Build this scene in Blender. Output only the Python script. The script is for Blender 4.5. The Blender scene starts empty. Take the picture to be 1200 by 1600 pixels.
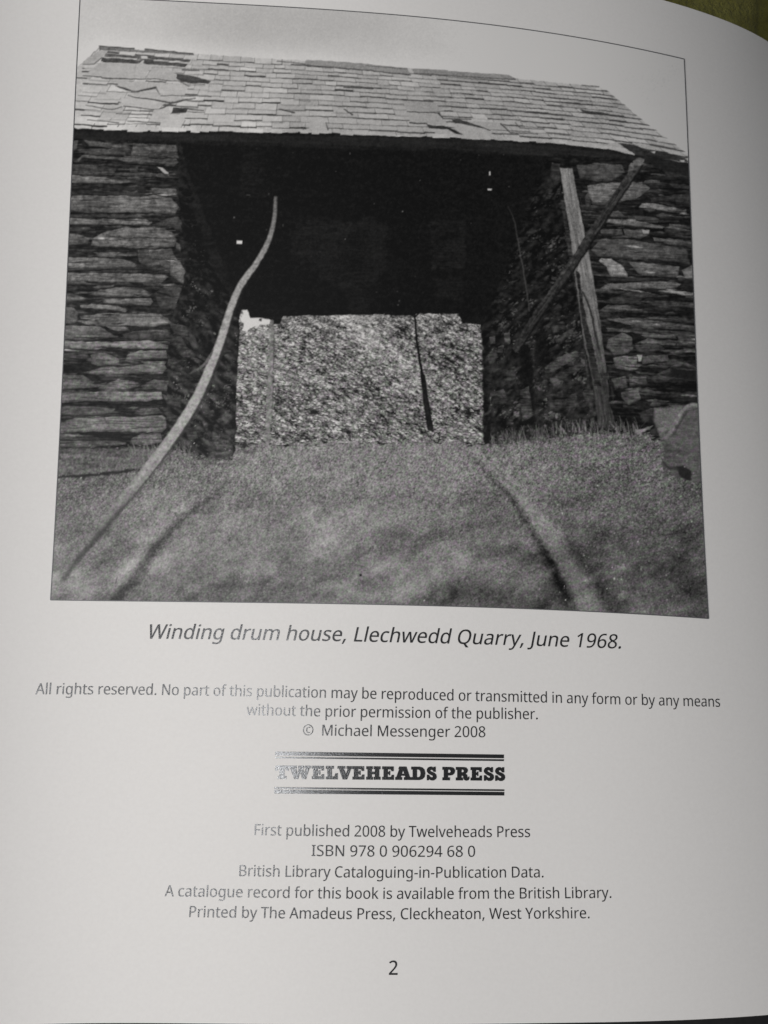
import bpy, math, random
import numpy as np
from mathutils import Matrix, Vector, Euler

scene = bpy.context.scene
col = scene.collection
random.seed(7)
rng = np.random.default_rng(7)
MM = 0.001

# ------------------------------------------------------------------ camera
def rot_from_vector(r):
    r = np.array(r, float)
    a = np.linalg.norm(r) + 1e-12
    k = r / a
    K = np.array([[0, -k[2], k[1]], [k[2], 0, -k[0]], [-k[1], k[0], 0]])
    return np.eye(3) + np.sin(a) * K + (1 - np.cos(a)) * K @ K

CAM_ROT = rot_from_vector([0.11177, -0.04254, 0.02241])
CAM_LOC = np.array([-8.73526, 0.89052, 201.36509])          # millimetres, page plane is z = 0
FOCAL = 1268.61182                                   # pixels on a 1200 x 1600 frame
cam_data = bpy.data.cameras.new('camera')
cam_data.sensor_fit = 'VERTICAL'
cam_data.sensor_height = 36.0
cam_data.sensor_width = 27.0
cam_data.lens = FOCAL / 1600.0 * 36.0
cam_data.clip_start = 0.01
cam_data.clip_end = 20.0
cam_data.dof.use_dof = True
cam_data.dof.focus_distance = 0.203
cam_data.dof.aperture_fstop = 36.0
camera = bpy.data.objects.new('camera', cam_data)
col.objects.link(camera)
camera.matrix_world = Matrix.Translation(Vector(CAM_LOC * MM)) @ Matrix(CAM_ROT.tolist()).to_4x4()
scene.camera = camera

# ------------------------------------------------------------------ world, lamps, exposure
world = bpy.data.worlds.new('World')
scene.world = world
world.use_nodes = True
bg = world.node_tree.nodes['Background']
bg.inputs['Color'].default_value = (0.93, 0.96, 1.0, 1)
bg.inputs['Strength'].default_value = 0.09

def area_lamp(name, loc, target, size, power, color, size_y=None):
    d = bpy.data.lights.new(name, 'AREA')
    d.energy = power
    d.color = color
    d.size = size
    if size_y:
        d.shape = 'RECTANGLE'
        d.size_y = size_y
    o = bpy.data.objects.new(name, d)
    col.objects.link(o)
    o.location = loc
    o.rotation_euler = (Vector(target) - Vector(loc)).to_track_quat('-Z', 'Y').to_euler()
    return o

# soft window light from the left, low over the page
window_lamp = area_lamp('window_lamp', (-1.00, -0.30, 0.56), (0.0, 0.03, 0.0), 0.5, 15.8, (1.0, 0.975, 0.95), 0.5)
# small ceiling lamp whose glare lies on the ink left of the press name
ceiling_lamp = area_lamp('ceiling_lamp', (-0.218, -0.108, 0.90), (-0.0287, -0.034, 0.0), 0.085, 1.4, (0.96, 0.975, 1.0))

scene.view_settings.view_transform = 'Standard'
scene.view_settings.look = 'None'
scene.view_settings.exposure = 0.0
scene.view_settings.gamma = 1.0
scene.view_settings.use_curve_mapping = False
scene.cycles.use_denoising = True

INK_VEIL = 0.012
GLYPH_DATA = r"""
 175|
,180|28,-87 47,-3 61,78 124,78 129,71 104,-8 71,-87
-216|27,154 27,206 189,206 189,154
.180|89,-9 60,1 54,10 50,22 48,36 50,51 54,63 60,71 89,81 119,71 126,63 130,51 132,36 130,22 126,10 119,1
0384|191,-7 142,1 102,22 72,59 50,108 37,169 33,240 35,290 40,334 49,373 61,407 78,435 99,458 125,474 156,484 191,487 241,480 281,458 312,422 334,373 347,313 351,240 349,191 344,147 335,108 322,74 305,45 284,23 258,6 227,-3/191,44 224,49 249,65 268,92 281,130 289,180 291,240 289,300 281,349 268,388 249,415 224,431 191,437 159,431 133,415 115,388 102,349 95,300 92,240 95,180 102,131 115,93 133,65 159,49
1384|181,0 181,335 181,381 183,418 164,400 142,381 91,339 60,379 189,480 238,480 238,0
2384|32,0 32,49 158,176 219,240 257,296 264,315 268,334 269,355 267,380 259,400 246,415 229,427 208,434 185,436 162,435 142,430 123,424 69,390 38,430 102,470 128,479 155,484 185,486 226,482 262,471 291,452 312,427 325,396 330,359 328,334 323,311 314,288 271,224 207,155 107,56 107,54 349,54 349,0
4384|244,0 244,109 14,109 14,159 240,482 301,482 301,162 371,162 371,109 301,109 301,0/72,162 244,162 244,313 245,372 247,419 244,419 231,392 216,367
6384|200,-7 171,-4 143,3 118,16 95,34 75,57 59,86 47,120 39,160 37,205 46,307 54,339 65,369 79,397 97,423 119,444 146,462 177,475 214,484 257,486 288,485 316,480 316,430 288,436 258,438 229,436 203,431 181,422 162,411 145,397 132,380 121,361 113,341 106,318 96,244 100,244 112,259 126,272 143,284 163,293 187,298 214,300 253,296 286,283 314,262 336,233 348,197 353,154 348,108 334,69 311,36 281,12 244,-2/199,43 226,46 249,55 268,70 283,92 291,120 294,154 292,183 284,207 271,227 253,242 230,251 201,254 181,252 163,248 146,241 132,231 120,220 110,208 103,194 98,180 97,166 108,108 117,91 128,75 142,61 159,51 178,45
7384|91,0 288,426 30,426 30,480 351,480 351,434 156,0
8384|193,-7 146,-3 106,8 75,27 51,53 38,85 33,122 34,143 39,162 47,179 83,221 132,251 110,265 90,281 73,299 59,320 51,344 48,372 50,395 57,416 67,434 81,450 98,463 118,473 141,480 165,485 191,486 231,483 265,473 295,457 317,434 331,406 335,371 334,353 330,336 323,321 289,283 244,254 298,222 336,181 344,164 349,145 351,124 346,87 332,55 308,29 276,9 238,-3/194,277 253,312 266,328 274,347 277,369 274,390 266,407 253,421 236,431 215,437 191,439 168,437 147,431 130,421 117,407 109,390 106,369 107,354 111,340 118,328 150,299/192,40 222,43 247,51 267,63 281,80 290,100 293,124 290,146 281,165 265,182 245,196 221,210 192,222 181,226 154,213 132,199 114,183 101,165 93,145 91,122 93,100 102,80 116,63 135,51 161,43
9384|129,-7 98,-5 69,0 69,50 128,42 157,43 183,49 205,57 224,69 240,83 254,99 265,118 274,138 280,161 289,235 285,235 274,221 260,207 243,196 222,187 199,181 171,179 133,184 99,196 72,217 50,246 38,282 34,324 36,356 42,385 53,411 67,433 85,452 106,467 130,478 157,484 187,486 216,484 244,476 269,463 292,445 312,422 328,393 340,359 347,320 349,275 340,173 332,141 322,110 307,82 289,57 267,35 240,17 208,4 171,-4/184,226 205,227 223,231 240,239 254,248 266,259 276,272 284,286 288,299 289,314 278,371 269,388 258,404 244,418 227,428 208,434 187,437 161,433 138,424 119,409 104,387 95,359 92,325 95,296 102,272 115,252 132,237 155,229
A429|0,0 187,482 242,482 428,0 366,0 308,148 118,148 61,0/138,202 290,202 236,347 230,367 221,396 214,419 203,378 193,347
B437|65,0 65,480 202,480 257,477 303,468 338,453 364,431 379,400 384,361 382,334 374,311 361,290 343,274 320,262 293,255 293,251 348,234 363,224 376,212 386,197 394,180 399,160 400,136 395,96 380,63 356,36 322,16 282,4 234,0/126,275 214,275 251,278 279,284 299,295 312,310 319,330 322,354 319,378 309,397 294,411 272,420 242,426 205,428 126,428/126,51 222,51 261,54 290,62 311,76 325,94 333,116 336,141 333,165 324,185 310,202 288,215 257,222 218,225 126,225
C424|261,-7 215,-3 174,7 139,24 109,46 85,75 65,109 52,149 44,192 41,240 44,287 53,330 67,368 88,403 114,431 146,455 183,472 225,483 271,486 320,483 364,474 404,458 379,407 330,425 271,433 223,427 182,410 149,381 124,343 110,296 105,240 109,184 123,137 146,98 178,69 219,52 270,46 330,52 385,65 385,13 329,-2
D490|65,0 65,480 213,480 259,477 301,468 338,453 371,432 398,406 420,374 436,336 446,293 449,244 442,170 420,109 383,61 333,27 272,7 199,0/126,52 191,52 261,59 315,82 354,120 378,174 385,242 380,301 364,348 338,383 302,408 258,423 204,428 126,428
F349|65,0 65,480 333,480 333,426 126,426 126,257 320,257 320,203 126,203 126,0
I228|27,0 27,35 83,48 83,431 27,445 27,480 200,480 200,445 144,431 144,48 200,35 200,0
J183|-3,-128 -31,-125 -52,-119 -52,-68 -30,-73 -4,-75 28,-68 52,-44 62,3 62,480 122,480 122,7 118,-35 107,-69 88,-95 63,-113 32,-124
L352|65,0 65,480 126,480 126,54 335,54 335,0
M609|65,0 65,480 154,480 302,87 305,87 455,480 544,480 544,0 484,0 484,295 486,364 489,420 486,420 326,0 277,0 119,420 116,420 120,364 121,291 121,0
N510|65,0 65,480 135,480 391,83 394,83 392,115 390,162 389,209 389,480 445,480 445,0 375,0 118,398 116,398 119,340 121,268 121,0
P406|65,0 65,480 192,480 249,475 295,463 329,443 353,415 367,380 372,338 370,313 364,288 354,264 340,243 320,224 294,208 263,196 225,189 181,187 126,187 126,0/126,238 174,238 216,241 250,248 276,261 295,279 306,304 310,336 306,364 296,387 280,405 257,418 225,425 187,428 126,428
Q525|372,-114 279,-6 270,-7 263,-7 216,-3 174,7 139,24 109,48 84,76 65,111 52,150 44,193 41,241 44,288 52,331 65,370 84,404 109,433 139,456 174,473 216,483 263,487 309,484 349,473 384,456 414,433 439,405 458,370 472,331 481,288 484,240 480,185 468,135 448,91 421,54 386,25 344,5 459,-114/263,46 312,51 352,69 382,98 403,137 416,184 420,240 416,297 403,344 382,382 352,411 313,428 263,434 214,428 174,411 143,382 122,344 109,297 105,240 109,184 122,137 143,98 173,69 213,51
S369|166,-7 91,-1 34,16 34,74 94,54 169,46 201,48 228,55 249,66 265,82 274,101 277,123 267,163 232,192 164,222 126,238 96,256 72,276 54,300 44,329 40,364 42,388 49,410 60,429 74,446 92,460 114,471 138,480 165,485 193,486 266,479 326,459 307,408 253,426 192,433 165,431 142,425 124,414 112,400 104,383 101,363 111,323 144,294 206,267 278,233 296,221 310,207 322,191 330,173 335,152 337,128 332,89 317,56 291,29 256,9 215,-3
T373|156,0 156,426 7,426 7,480 366,480 366,426 217,426 217,0
W625|135,0 8,480 71,480 146,187 160,127 169,73 179,130 194,190 279,480 341,480 429,188 445,127 455,73 465,127 479,187 553,480 616,480 488,0 427,0 334,314 323,353 314,388 310,409 303,372 287,312 196,0
Y380|160,0 160,183 0,480 66,480 190,244 315,480 380,480 220,186 220,0
a377|144,-7 114,-4 86,5 63,19 45,40 34,67 31,100 36,133 50,161 73,183 106,200 150,210 203,215 265,217 265,238 262,265 256,286 245,301 230,311 212,316 190,318 136,310 89,291 71,335 126,357 193,366 233,363 266,353 291,337 308,314 319,283 322,245 322,0 279,0 268,51 265,51 249,33 233,19 216,7 196,0 173,-5/158,41 187,44 212,52 234,66 251,86 261,112 264,144 264,176 211,174 171,170 140,163 118,152 103,138 95,121 92,99 94,81 100,66 110,55 124,47 140,43
b413|228,-7 201,-5 178,0 158,9 142,20 128,32 116,46 111,46 99,0 57,0 57,510 116,510 116,386 115,344 113,312 116,312 128,327 142,339 158,351 178,359 201,364 228,366 269,361 305,345 335,319 358,283 372,237 376,180 372,123 358,77 335,40 305,14 269,-1/219,42 248,46 273,58 291,78 304,105 312,139 315,181 311,230 299,268 280,295 253,312 218,317 183,313 157,302 138,284 126,258 119,224 116,182 116,179 119,138 126,105 138,78 157,58 184,46
c322|201,-7 171,-5 143,2 117,13 93,28 74,48 58,73 46,103 39,138 37,178 39,220 47,256 59,286 76,311 96,332 119,347 146,358 174,365 206,367 259,361 300,347 282,298 244,310 204,315 166,310 136,293 115,266 102,228 98,179 101,139 110,105 124,79 144,60 170,48 201,44 253,50 294,65 294,13 254,-2
d413|185,-7 143,-2 107,14 77,40 55,76 41,123 37,179 41,236 55,283 78,319 108,346 144,361 185,367 211,365 234,360 254,351 297,314 301,314 299,339 297,367 297,510 356,510 356,0 308,0 300,48 297,48 285,34 271,21 254,9 234,0 211,-5/194,42 228,46 255,56 274,74 287,98 295,129 298,168 298,179 295,220 288,254 275,282 256,302 229,314 193,318 164,313 140,301 122,280 109,252 101,218 98,178 101,138 109,105 122,78 141,58 165,46
e379|210,-7 177,-4 147,3 120,14 96,30 75,51 59,76 47,106 39,140 37,177 39,215 46,249 57,279 72,305 90,326 112,344 138,357 166,364 196,367 226,364 252,358 276,347 296,331 313,312 327,290 337,264 343,235 345,204 345,169 98,169 102,131 113,100 129,76 152,58 180,47 213,44 274,50 328,69 328,17 274,-1/99,216 283,216 280,244 273,269 262,290 245,306 223,315 195,318 169,315 147,306 129,291 114,271 105,245
f231|73,0 73,314 10,314 10,342 73,362 73,383 77,425 87,458 104,483 127,500 156,510 190,514 229,510 260,502 244,455 220,462 191,465 173,463 158,457 147,446 139,430 134,409 132,383 132,360 223,360 223,314 132,314 132,0
g413|195,-161 145,-159 102,-151 65,-138 65,-84 103,-100 148,-109 198,-112 227,-109 251,-100 271,-85 286,-65 295,-40 298,-11 298,3 298,27 300,48 297,48 268,17 231,-1 185,-7 142,-1 106,15 76,42 54,79 41,125 37,179 41,233 54,278 76,316 106,344 142,361 185,367 208,365 229,361 249,353 267,343 283,329 298,312 301,312 309,360 356,360 356,-6 352,-53 338,-92 317,-122 286,-144 245,-157/194,42 227,45 253,55 273,71 287,94 295,126 298,165 298,179 295,224 287,259 273,285 252,303 226,313 193,317 165,313 142,301 123,281 109,254 101,220 98,179 101,138 109,104 123,77 141,57 165,46
h415|57,0 57,510 116,510 116,361 113,310 117,310 130,327 146,341 164,352 185,360 206,364 229,366 269,363 302,352 328,335 346,310 357,276 361,234 361,0 302,0 302,230 299,262 289,286 273,303 251,314 222,317 186,313 158,302 139,283 126,257 119,225 116,186 116,0
i173|87,420 62,429 57,436 54,446 52,457 54,469 57,479 62,486 87,495 111,486 117,479 120,469 122,457 120,446 117,436 111,429/57,0 57,360 116,360 116,0
k359|57,0 57,510 116,510 116,244 115,216 113,185 116,185 128,201 144,221 158,238 273,360 343,360 197,206 353,0 281,0 156,168 116,132 116,0
l173|57,0 57,510 116,510 116,0
m628|57,0 57,360 105,360 113,311 117,311 129,328 144,342 162,353 182,361 202,365 223,367 273,360 310,340 333,306 336,306 350,325 366,340 386,352 407,360 429,365 452,367 489,363 520,353 543,335 560,310 570,277 574,234 574,0 515,0 515,232 512,262 503,286 489,303 468,314 442,317 410,314 385,304 367,287 355,264 347,234 345,199 345,0 286,0 286,232 283,262 274,286 260,303 239,314 212,317 180,313 155,302 137,283 125,258 118,226 116,187 116,0
n415|57,0 57,360 105,360 113,311 117,311 130,328 146,342 165,353 186,361 208,365 230,367 270,363 302,353 328,335 346,310 357,277 361,234 361,0 302,0 302,230 299,262 289,286 273,303 251,314 222,317 186,313 158,302 139,283 126,258 119,226 116,187 116,0
o406|202,-7 172,-4 143,3 117,15 94,32 75,53 58,79 46,109 39,143 37,181 42,236 57,282 82,318 116,345 156,361 204,367 236,364 264,357 290,345 314,328 333,307 349,282 361,252 368,218 370,181 365,126 350,79 325,42 291,15 250,-1/203,42 237,46 263,59 283,80 298,107 306,141 309,181 306,220 298,253 283,281 263,301 236,313 203,317 169,313 143,301 123,281 109,253 101,220 98,181 101,141 109,107 123,80 143,59 170,46
p413|57,-161 57,360 105,360 113,311 116,311 128,326 142,339 158,351 178,360 201,365 228,367 270,362 305,346 335,320 358,284 372,238 376,181 372,124 358,78 335,41 305,14 269,-1 228,-7 202,-5 179,0 159,9 116,46 112,46 115,17 116,-13 116,-161/219,42 240,44 258,50 273,60 286,74 296,90 305,110 315,181 312,220 304,253 291,280 272,301 248,313 218,317 185,314 159,303 140,286 127,262 119,231 116,192 116,181 119,140 126,106 138,78 157,58 184,46
r277|57,0 57,360 105,360 112,294 115,294 128,313 143,330 160,345 179,357 201,364 225,367 247,366 267,363 260,308 241,312 221,313 203,311 186,306 169,298 154,286 141,272 131,256 123,236 118,215 116,192 116,0
s322|148,-7 83,-1 35,16 35,70 87,50 149,41 176,43 198,47 214,55 225,66 232,79 234,94 227,118 200,140 146,164 86,191 48,223 40,237 36,253 34,271 38,299 51,323 72,342 99,356 132,364 169,367 231,360 284,343 264,296 216,312 165,318 143,317 124,313 110,307 99,298 93,287 91,275 99,249 129,229 183,206 242,180 279,147 286,133 290,118 291,99 287,67 274,41 253,20 224,5 189,-4
t242|167,-7 115,3 100,11 87,22 77,37 68,55 63,78 62,105 62,314 11,314 11,343 62,366 86,443 121,443 121,360 225,360 225,314 121,314 121,106 123,86 128,70 137,57 148,49 162,43 177,42 205,44 228,49 228,4 201,-4
u415|184,-7 144,-3 111,7 86,25 68,49 57,83 53,124 53,360 113,360 113,128 116,97 126,73 142,56 164,46 193,42 229,46 256,57 276,76 289,102 296,134 299,173 299,360 358,360 358,0 310,0 301,48 298,48 285,31 269,17 250,6 229,-1 207,-5
v341|136,0 0,360 63,360 140,148 151,115 162,80 169,52 171,52 179,81 190,116 201,148 278,360 341,360 204,0
w528|106,1 7,361 69,361 118,169 132,110 142,61 144,61 151,89 159,125 169,158 232,361 297,361 359,158 373,108 383,62 385,62 395,108 410,169 460,361 520,361 420,1 351,1 289,203 274,258 265,299 262,299 253,258 238,203 173,1
y343|56,-161 28,-160 7,-156 7,-109 25,-111 47,-113 66,-111 83,-105 97,-95 108,-82 118,-67 127,-49 146,-1 1,360 64,360 142,155 160,104 172,57 175,57 187,101 206,156 279,360 343,360 187,-50 174,-81 157,-108 139,-131 116,-148 89,-158
"""

# ------------------------------------------------------------------ the curved page surface (millimetres)
CURL = [0.14163, 0.00033, -0.19481, 0.38354]
WARP = [-2.5717, 4.86703, -2.05699, -2.69585, -1.95201]
PAGE_S0, PAGE_S1 = -27.0, 208.0          # outer edge, gutter
PAGE_V0, PAGE_V1 = -93.80785, 173.17504  # foot, head
_s = np.linspace(-60, 220, 561)
_t = (_s - 82) / 82
_ang = CURL[0] * _t + CURL[1] * _t**2 + CURL[2] * _t**3 + CURL[3] * np.clip((_s - 120) / 60, 0, None)**2 + 0.06 * np.clip((_s - 174) / 20, 0, 2.0)**2
_X = np.cumsum(np.cos(_ang)) * 0.5
_Z = -np.cumsum(np.sin(_ang)) * 0.5
_i0 = int(np.argmin(abs(_s - 82)))
_X -= _X[_i0]
_Z -= _Z[_i0]

def surf(s, v, lift=0.0):
    """Point of the page: s runs across the page, v up the page, lift above the paper."""
    s = np.asarray(s, float)
    v = np.broadcast_to(np.asarray(v, float), s.shape)
    a = (s - 82) / 82
    b = (v - 30) / 130
    dz = WARP[0]*a*b + WARP[1]*b*b + WARP[2]*a*a*b + WARP[3]*a*b*b + WARP[4]*b**3
    return np.stack([np.interp(s, _s, _X), v, np.interp(s, _s, _Z) + dz + lift], -1)

def to_px(s, v):
    c = (surf(s, v) - CAM_LOC) @ CAM_ROT
    return np.stack([600 + FOCAL * c[..., 0] / -c[..., 2], 800 - FOCAL * c[..., 1] / -c[..., 2]], -1)

def to_page(x, y):
    """Page coordinates of points measured on the 1200 x 1600 photograph."""
    x = np.asarray(x, float)
    y = np.asarray(y, float)
    s = (x - 90) / 6.2
    v = (940 - y) / 6.2
    for _ in range(12):
        q = to_px(s, v)
        h = 0.05
        qs = (to_px(s + h, v) - q) / h
        qv = (to_px(s, v + h) - q) / h
        ex, ey = x - q[..., 0], y - q[..., 1]
        det = qs[..., 0] * qv[..., 1] - qs[..., 1] * qv[..., 0]
        s = s + (ex * qv[..., 1] - ey * qv[..., 0]) / det
        v = v + (qs[..., 0] * ey - qs[..., 1] * ex) / det
    return s, v

# ------------------------------------------------------------------ materials
def new_mat(name):
    m = bpy.data.materials.new(name)
    m.use_nodes = True
    nt = m.node_tree
    return m, nt, nt.nodes['Principled BSDF']

def noise_node(nt, scale, detail=4.0, rough=0.55, coord='Object'):
    tc = nt.nodes.new('ShaderNodeTexCoord')
    n = nt.nodes.new('ShaderNodeTexNoise')
    n.inputs['Scale'].default_value = scale
    n.inputs['Detail'].default_value = detail
    n.inputs['Roughness'].default_value = rough
    nt.links.new(tc.outputs[coord], n.inputs['Vector'])
    return n

def ramp(nt, src, stops):
    r = nt.nodes.new('ShaderNodeValToRGB')
    e = r.color_ramp.elements
    while len(e) < len(stops):
        e.new(0.5)
    for k, (p, c) in enumerate(stops):
        e[k].position = p
        e[k].color = (*c, 1)
    nt.links.new(src, r.inputs['Fac'])
    return r

def bump(nt, bsdf, src, strength, dist):
    b = nt.nodes.new('ShaderNodeBump')
    b.inputs['Strength'].default_value = strength
    b.inputs['Distance'].default_value = dist
    nt.links.new(src, b.inputs['Height'])
    nt.links.new(b.outputs['Normal'], bsdf.inputs['Normal'])

PAPER = 0.80
# white coated paper with faint fibre mottling
paper_mat, nt, bs = new_mat('coated_paper')
n1 = noise_node(nt, 1100, 6, 0.72)
r1 = ramp(nt, n1.outputs['Fac'], [(0.3, (0.782, 0.765, 0.750)), (0.7, (0.822, 0.806, 0.790))])
# a few stray specks in the paper stock
tc = nt.nodes.new('ShaderNodeTexCoord')
vo = nt.nodes.new('ShaderNodeTexVoronoi')
vo.inputs['Scale'].default_value = 75
nt.links.new(tc.outputs['Object'], vo.inputs['Vector'])
near_dot = nt.nodes.new('ShaderNodeMath')
near_dot.operation = 'LESS_THAN'
near_dot.inputs[1].default_value = 0.013
nt.links.new(vo.outputs['Distance'], near_dot.inputs[0])
sepc = nt.nodes.new('ShaderNodeSeparateColor')
nt.links.new(vo.outputs['Color'], sepc.inputs['Color'])
few = nt.nodes.new('ShaderNodeMath')
few.operation = 'GREATER_THAN'
few.inputs[1].default_value = 0.82
nt.links.new(sepc.outputs['Red'], few.inputs[0])
both = nt.nodes.new('ShaderNodeMath')
both.operation = 'MULTIPLY'
nt.links.new(near_dot.outputs[0], both.inputs[0])
nt.links.new(few.outputs[0], both.inputs[1])
mx = nt.nodes.new('ShaderNodeMix')
mx.data_type = 'RGBA'
nt.links.new(both.outputs[0], mx.inputs[0])
nt.links.new(r1.outputs['Color'], mx.inputs[6])
mx.inputs[7].default_value = (0.34, 0.33, 0.32, 1)
nt.links.new(mx.outputs[2], bs.inputs['Base Color'])
bs.inputs['Roughness'].default_value = 0.62
bs.inputs['Specular IOR Level'].default_value = 0.28
n2 = noise_node(nt, 1800, 3, 0.6)
bump(nt, bs, n2.outputs['Fac'], 0.25, 0.00003)

edge_mat, nt, bs = new_mat('paper_edges')
n1 = noise_node(nt, 900, 2, 0.5)
r1 = ramp(nt, n1.outputs['Fac'], [(0.3, (0.6, 0.57, 0.53)), (0.7, (0.78, 0.75, 0.71))])
nt.links.new(r1.outputs['Color'], bs.inputs['Base Color'])
bs.inputs['Roughness'].default_value = 0.8

# black printing ink with a silk gloss, grainy under the lamp
def ink(name, tone, gloss, grain, spec=0.95):
    m, nt, bs = new_mat(name)
    n1 = noise_node(nt, 2600, 3, 0.7)
    r1 = ramp(nt, n1.outputs['Fac'], [(0.3, (tone*0.8,)*2 + (tone*0.84,)), (0.75, (tone*1.5,)*2 + (tone*1.58,))])
    nt.links.new(r1.outputs['Color'], bs.inputs['Base Color'])
    bs.inputs['Roughness'].default_value = gloss
    bs.inputs['Specular IOR Level'].default_value = spec
    n2 = noise_node(nt, 3200, 2, 0.6)
    bump(nt, bs, n2.outputs['Fac'], grain, 0.00006)
    return m
text_ink = ink('printed_text_ink', 0.018, 0.23, 0.34, 0.78)
logo_ink = ink('printed_logo_ink', 0.014, 0.21, 0.42, 1.0)

cover_mat, nt, bs = new_mat('black_cover_board')
n1 = noise_node(nt, 500, 4, 0.6)
r1 = ramp(nt, n1.outputs['Fac'], [(0.3, (0.006, 0.006, 0.007)), (0.7, (0.014, 0.013, 0.013))])
nt.links.new(r1.outputs['Color'], bs.inputs['Base Color'])
bs.inputs['Roughness'].default_value = 0.55

cloth_mat, nt, bs = new_mat('olive_green_cloth')
n1 = noise_node(nt, 48, 7, 0.7)
r1 = ramp(nt, n1.outputs['Fac'], [(0.32, (0.095, 0.082, 0.014)), (0.5, (0.17, 0.157, 0.028)), (0.68, (0.26, 0.247, 0.055))])
nt.links.new(r1.outputs['Color'], bs.inputs['Base Color'])
bs.inputs['Roughness'].default_value = 0.95
bs.inputs['Sheen Weight'].default_value = 0.05
n2 = noise_node(nt, 420, 4, 0.7)
bump(nt, bs, n2.outputs['Fac'], 0.9, 0.002)

print_mat, nt, bs = new_mat('printed_halftone_ink')
at = nt.nodes.new('ShaderNodeAttribute')
at.attribute_name = 'ink'
nt.links.new(at.outputs['Color'], bs.inputs['Base Color'])
bs.inputs['Roughness'].default_value = 0.42
bs.inputs['Specular IOR Level'].default_value = 0.32
n2 = noise_node(nt, 2400, 2, 0.6)
bump(nt, bs, n2.outputs['Fac'], 0.3, 0.00004)

# ------------------------------------------------------------------ mesh helpers
def mesh_object(name, verts, faces, mat, parent=None, smooth=False):
    me = bpy.data.meshes.new(name)
    verts = np.asarray(verts, float) * MM
    me.from_pydata(verts.tolist(), [], faces if isinstance(faces, list) else faces.tolist())
    me.materials.append(mat)
    if smooth:
        me.polygons.foreach_set('use_smooth', np.ones(len(me.polygons), bool))
    me.update()
    o = bpy.data.objects.new(name, me)
    col.objects.link(o)
    o.parent = parent
    return o

def grid_faces(nx, ny, off=0):
    i, j = np.meshgrid(np.arange(nx - 1), np.arange(ny - 1), indexing='ij')
    a = (i * ny + j).ravel() + off
    return np.stack([a, a + ny, a + ny + 1, a + 1], -1)

def slab(s0, s1, v0, v1, top, bottom, n=(60, 60)):
    """A bent board following the page: closed solid between two lifts."""
    ss, vv = np.meshgrid(np.linspace(s0, s1, n[0]), np.linspace(v0, v1, n[1]), indexing='ij')
    A = top(ss, vv).reshape(-1, 3)
    B = bottom(ss, vv).reshape(-1, 3)
    N = len(A)
    f = grid_faces(*n).tolist()
    f += [[q[3], q[2], q[1], q[0]] for q in grid_faces(n[0], n[1], N).tolist()]
    ring = [i * n[1] for i in range(n[0])] + [(n[0]-1)*n[1] + j for j in range(1, n[1])] + \
           [i * n[1] + n[1]-1 for i in range(n[0]-2, -1, -1)] + [j for j in range(n[1]-2, 0, -1)]
    for k in range(len(ring)):
        a, b = ring[k], ring[(k+1) % len(ring)]
        f.append([b, a, a + N, b + N])
    return np.concatenate([A, B]), f

# ------------------------------------------------------------------ setting: olive green cloth under the book
def cover_underside(x, y):
    # lowest face of the covers above a point of the cloth (soft cloth bulges up to carry them)
    yc = np.clip(y, PAGE_V0, PAGE_V1)
    s = np.interp(x, _X, _s)
    left = surf(s, yc, -5.2)[..., 2]
    g = surf(np.full(x.shape, PAGE_S1), yc)
    u = np.clip((x - g[..., 0]) / 0.985, 0, 195)
    right = g[..., 2] + 15 * (1 - np.exp(-u / 26.0)) - 0.012 * u - 10.4 - 4 * np.clip(u / 40, 0, 1)
    return np.where(x < g[..., 0] - 2, left, right)
n = 260
gx, gy = np.meshgrid(np.linspace(-420, 480, n), np.linspace(-380, 460, n), indexing='ij')
gz = 2.4*np.sin(gx*0.021 + 0.8*np.sin(gy*0.013)) + 1.8*np.sin(gy*0.034 + gx*0.012) + rng.normal(0, 0.3, gx.shape)
out = np.maximum.reduce([-115 - gx, gx - 320, PAGE_V0 - 6 - gy, gy - PAGE_V1 - 3, np.zeros_like(gx)])
under_book = cover_underside(np.clip(gx, -112, 318), gy) - 1.2
away = np.clip(out / 60, 0, 1)
away = away * away * (3 - 2 * away)
gz = (under_book - 2.5 - 0.9 * np.abs(gz)) * (1 - away) + (-34 + gz) * away
gz = np.where(out <= 0, np.minimum(gz, under_book - 0.4), gz)
cloth = mesh_object('green_cloth_surface', np.stack([gx, gy, gz], -1).reshape(-1, 3), grid_faces(n, n), cloth_mat, smooth=True)
cloth['kind'] = 'structure'
cloth['label'] = 'olive green mottled cloth surface that the open book lies on'

# ------------------------------------------------------------------ the book
book = bpy.data.objects.new('open_book', None)
col.objects.link(book)
book.location = (0, 0, 0)
book['label'] = 'open book at its copyright page with a black and white quarry photograph'
book['category'] = 'book'

# the printed leaf itself: a thin sheet with a real edge
V, F = slab(PAGE_S0, PAGE_S1, PAGE_V0, PAGE_V1, lambda s, v: surf(s, v), lambda s, v: surf(s, v, -0.16), (240, 200))
page = mesh_object('page', V, F, paper_mat, book, smooth=False)
page.data.polygons.foreach_set('use_smooth', np.ones(len(page.data.polygons), bool))
page.data.set_sharp_from_angle(angle=math.radians(40))
page['label'] = 'white coated page with photograph, caption and publishing details'

V, F = slab(PAGE_S0 + 1.0, PAGE_S1, PAGE_V0 + 0.7, PAGE_V1 - 0.6, lambda s, v: surf(s, v, -0.35), lambda s, v: surf(s, v, -1.9))
page_block = mesh_object('page_block', V, F, edge_mat, book)
V, F = slab(PAGE_S0 - 5, PAGE_S1, PAGE_V0 - 5.0, PAGE_V1 + 1.6, lambda s, v: surf(s, v, -2.2), lambda s, v: surf(s, v, -5.2))
cover = mesh_object('cover', V, F, cover_mat, book)
cover['label'] = 'black cover board showing as a dark strip below the page'

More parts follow.
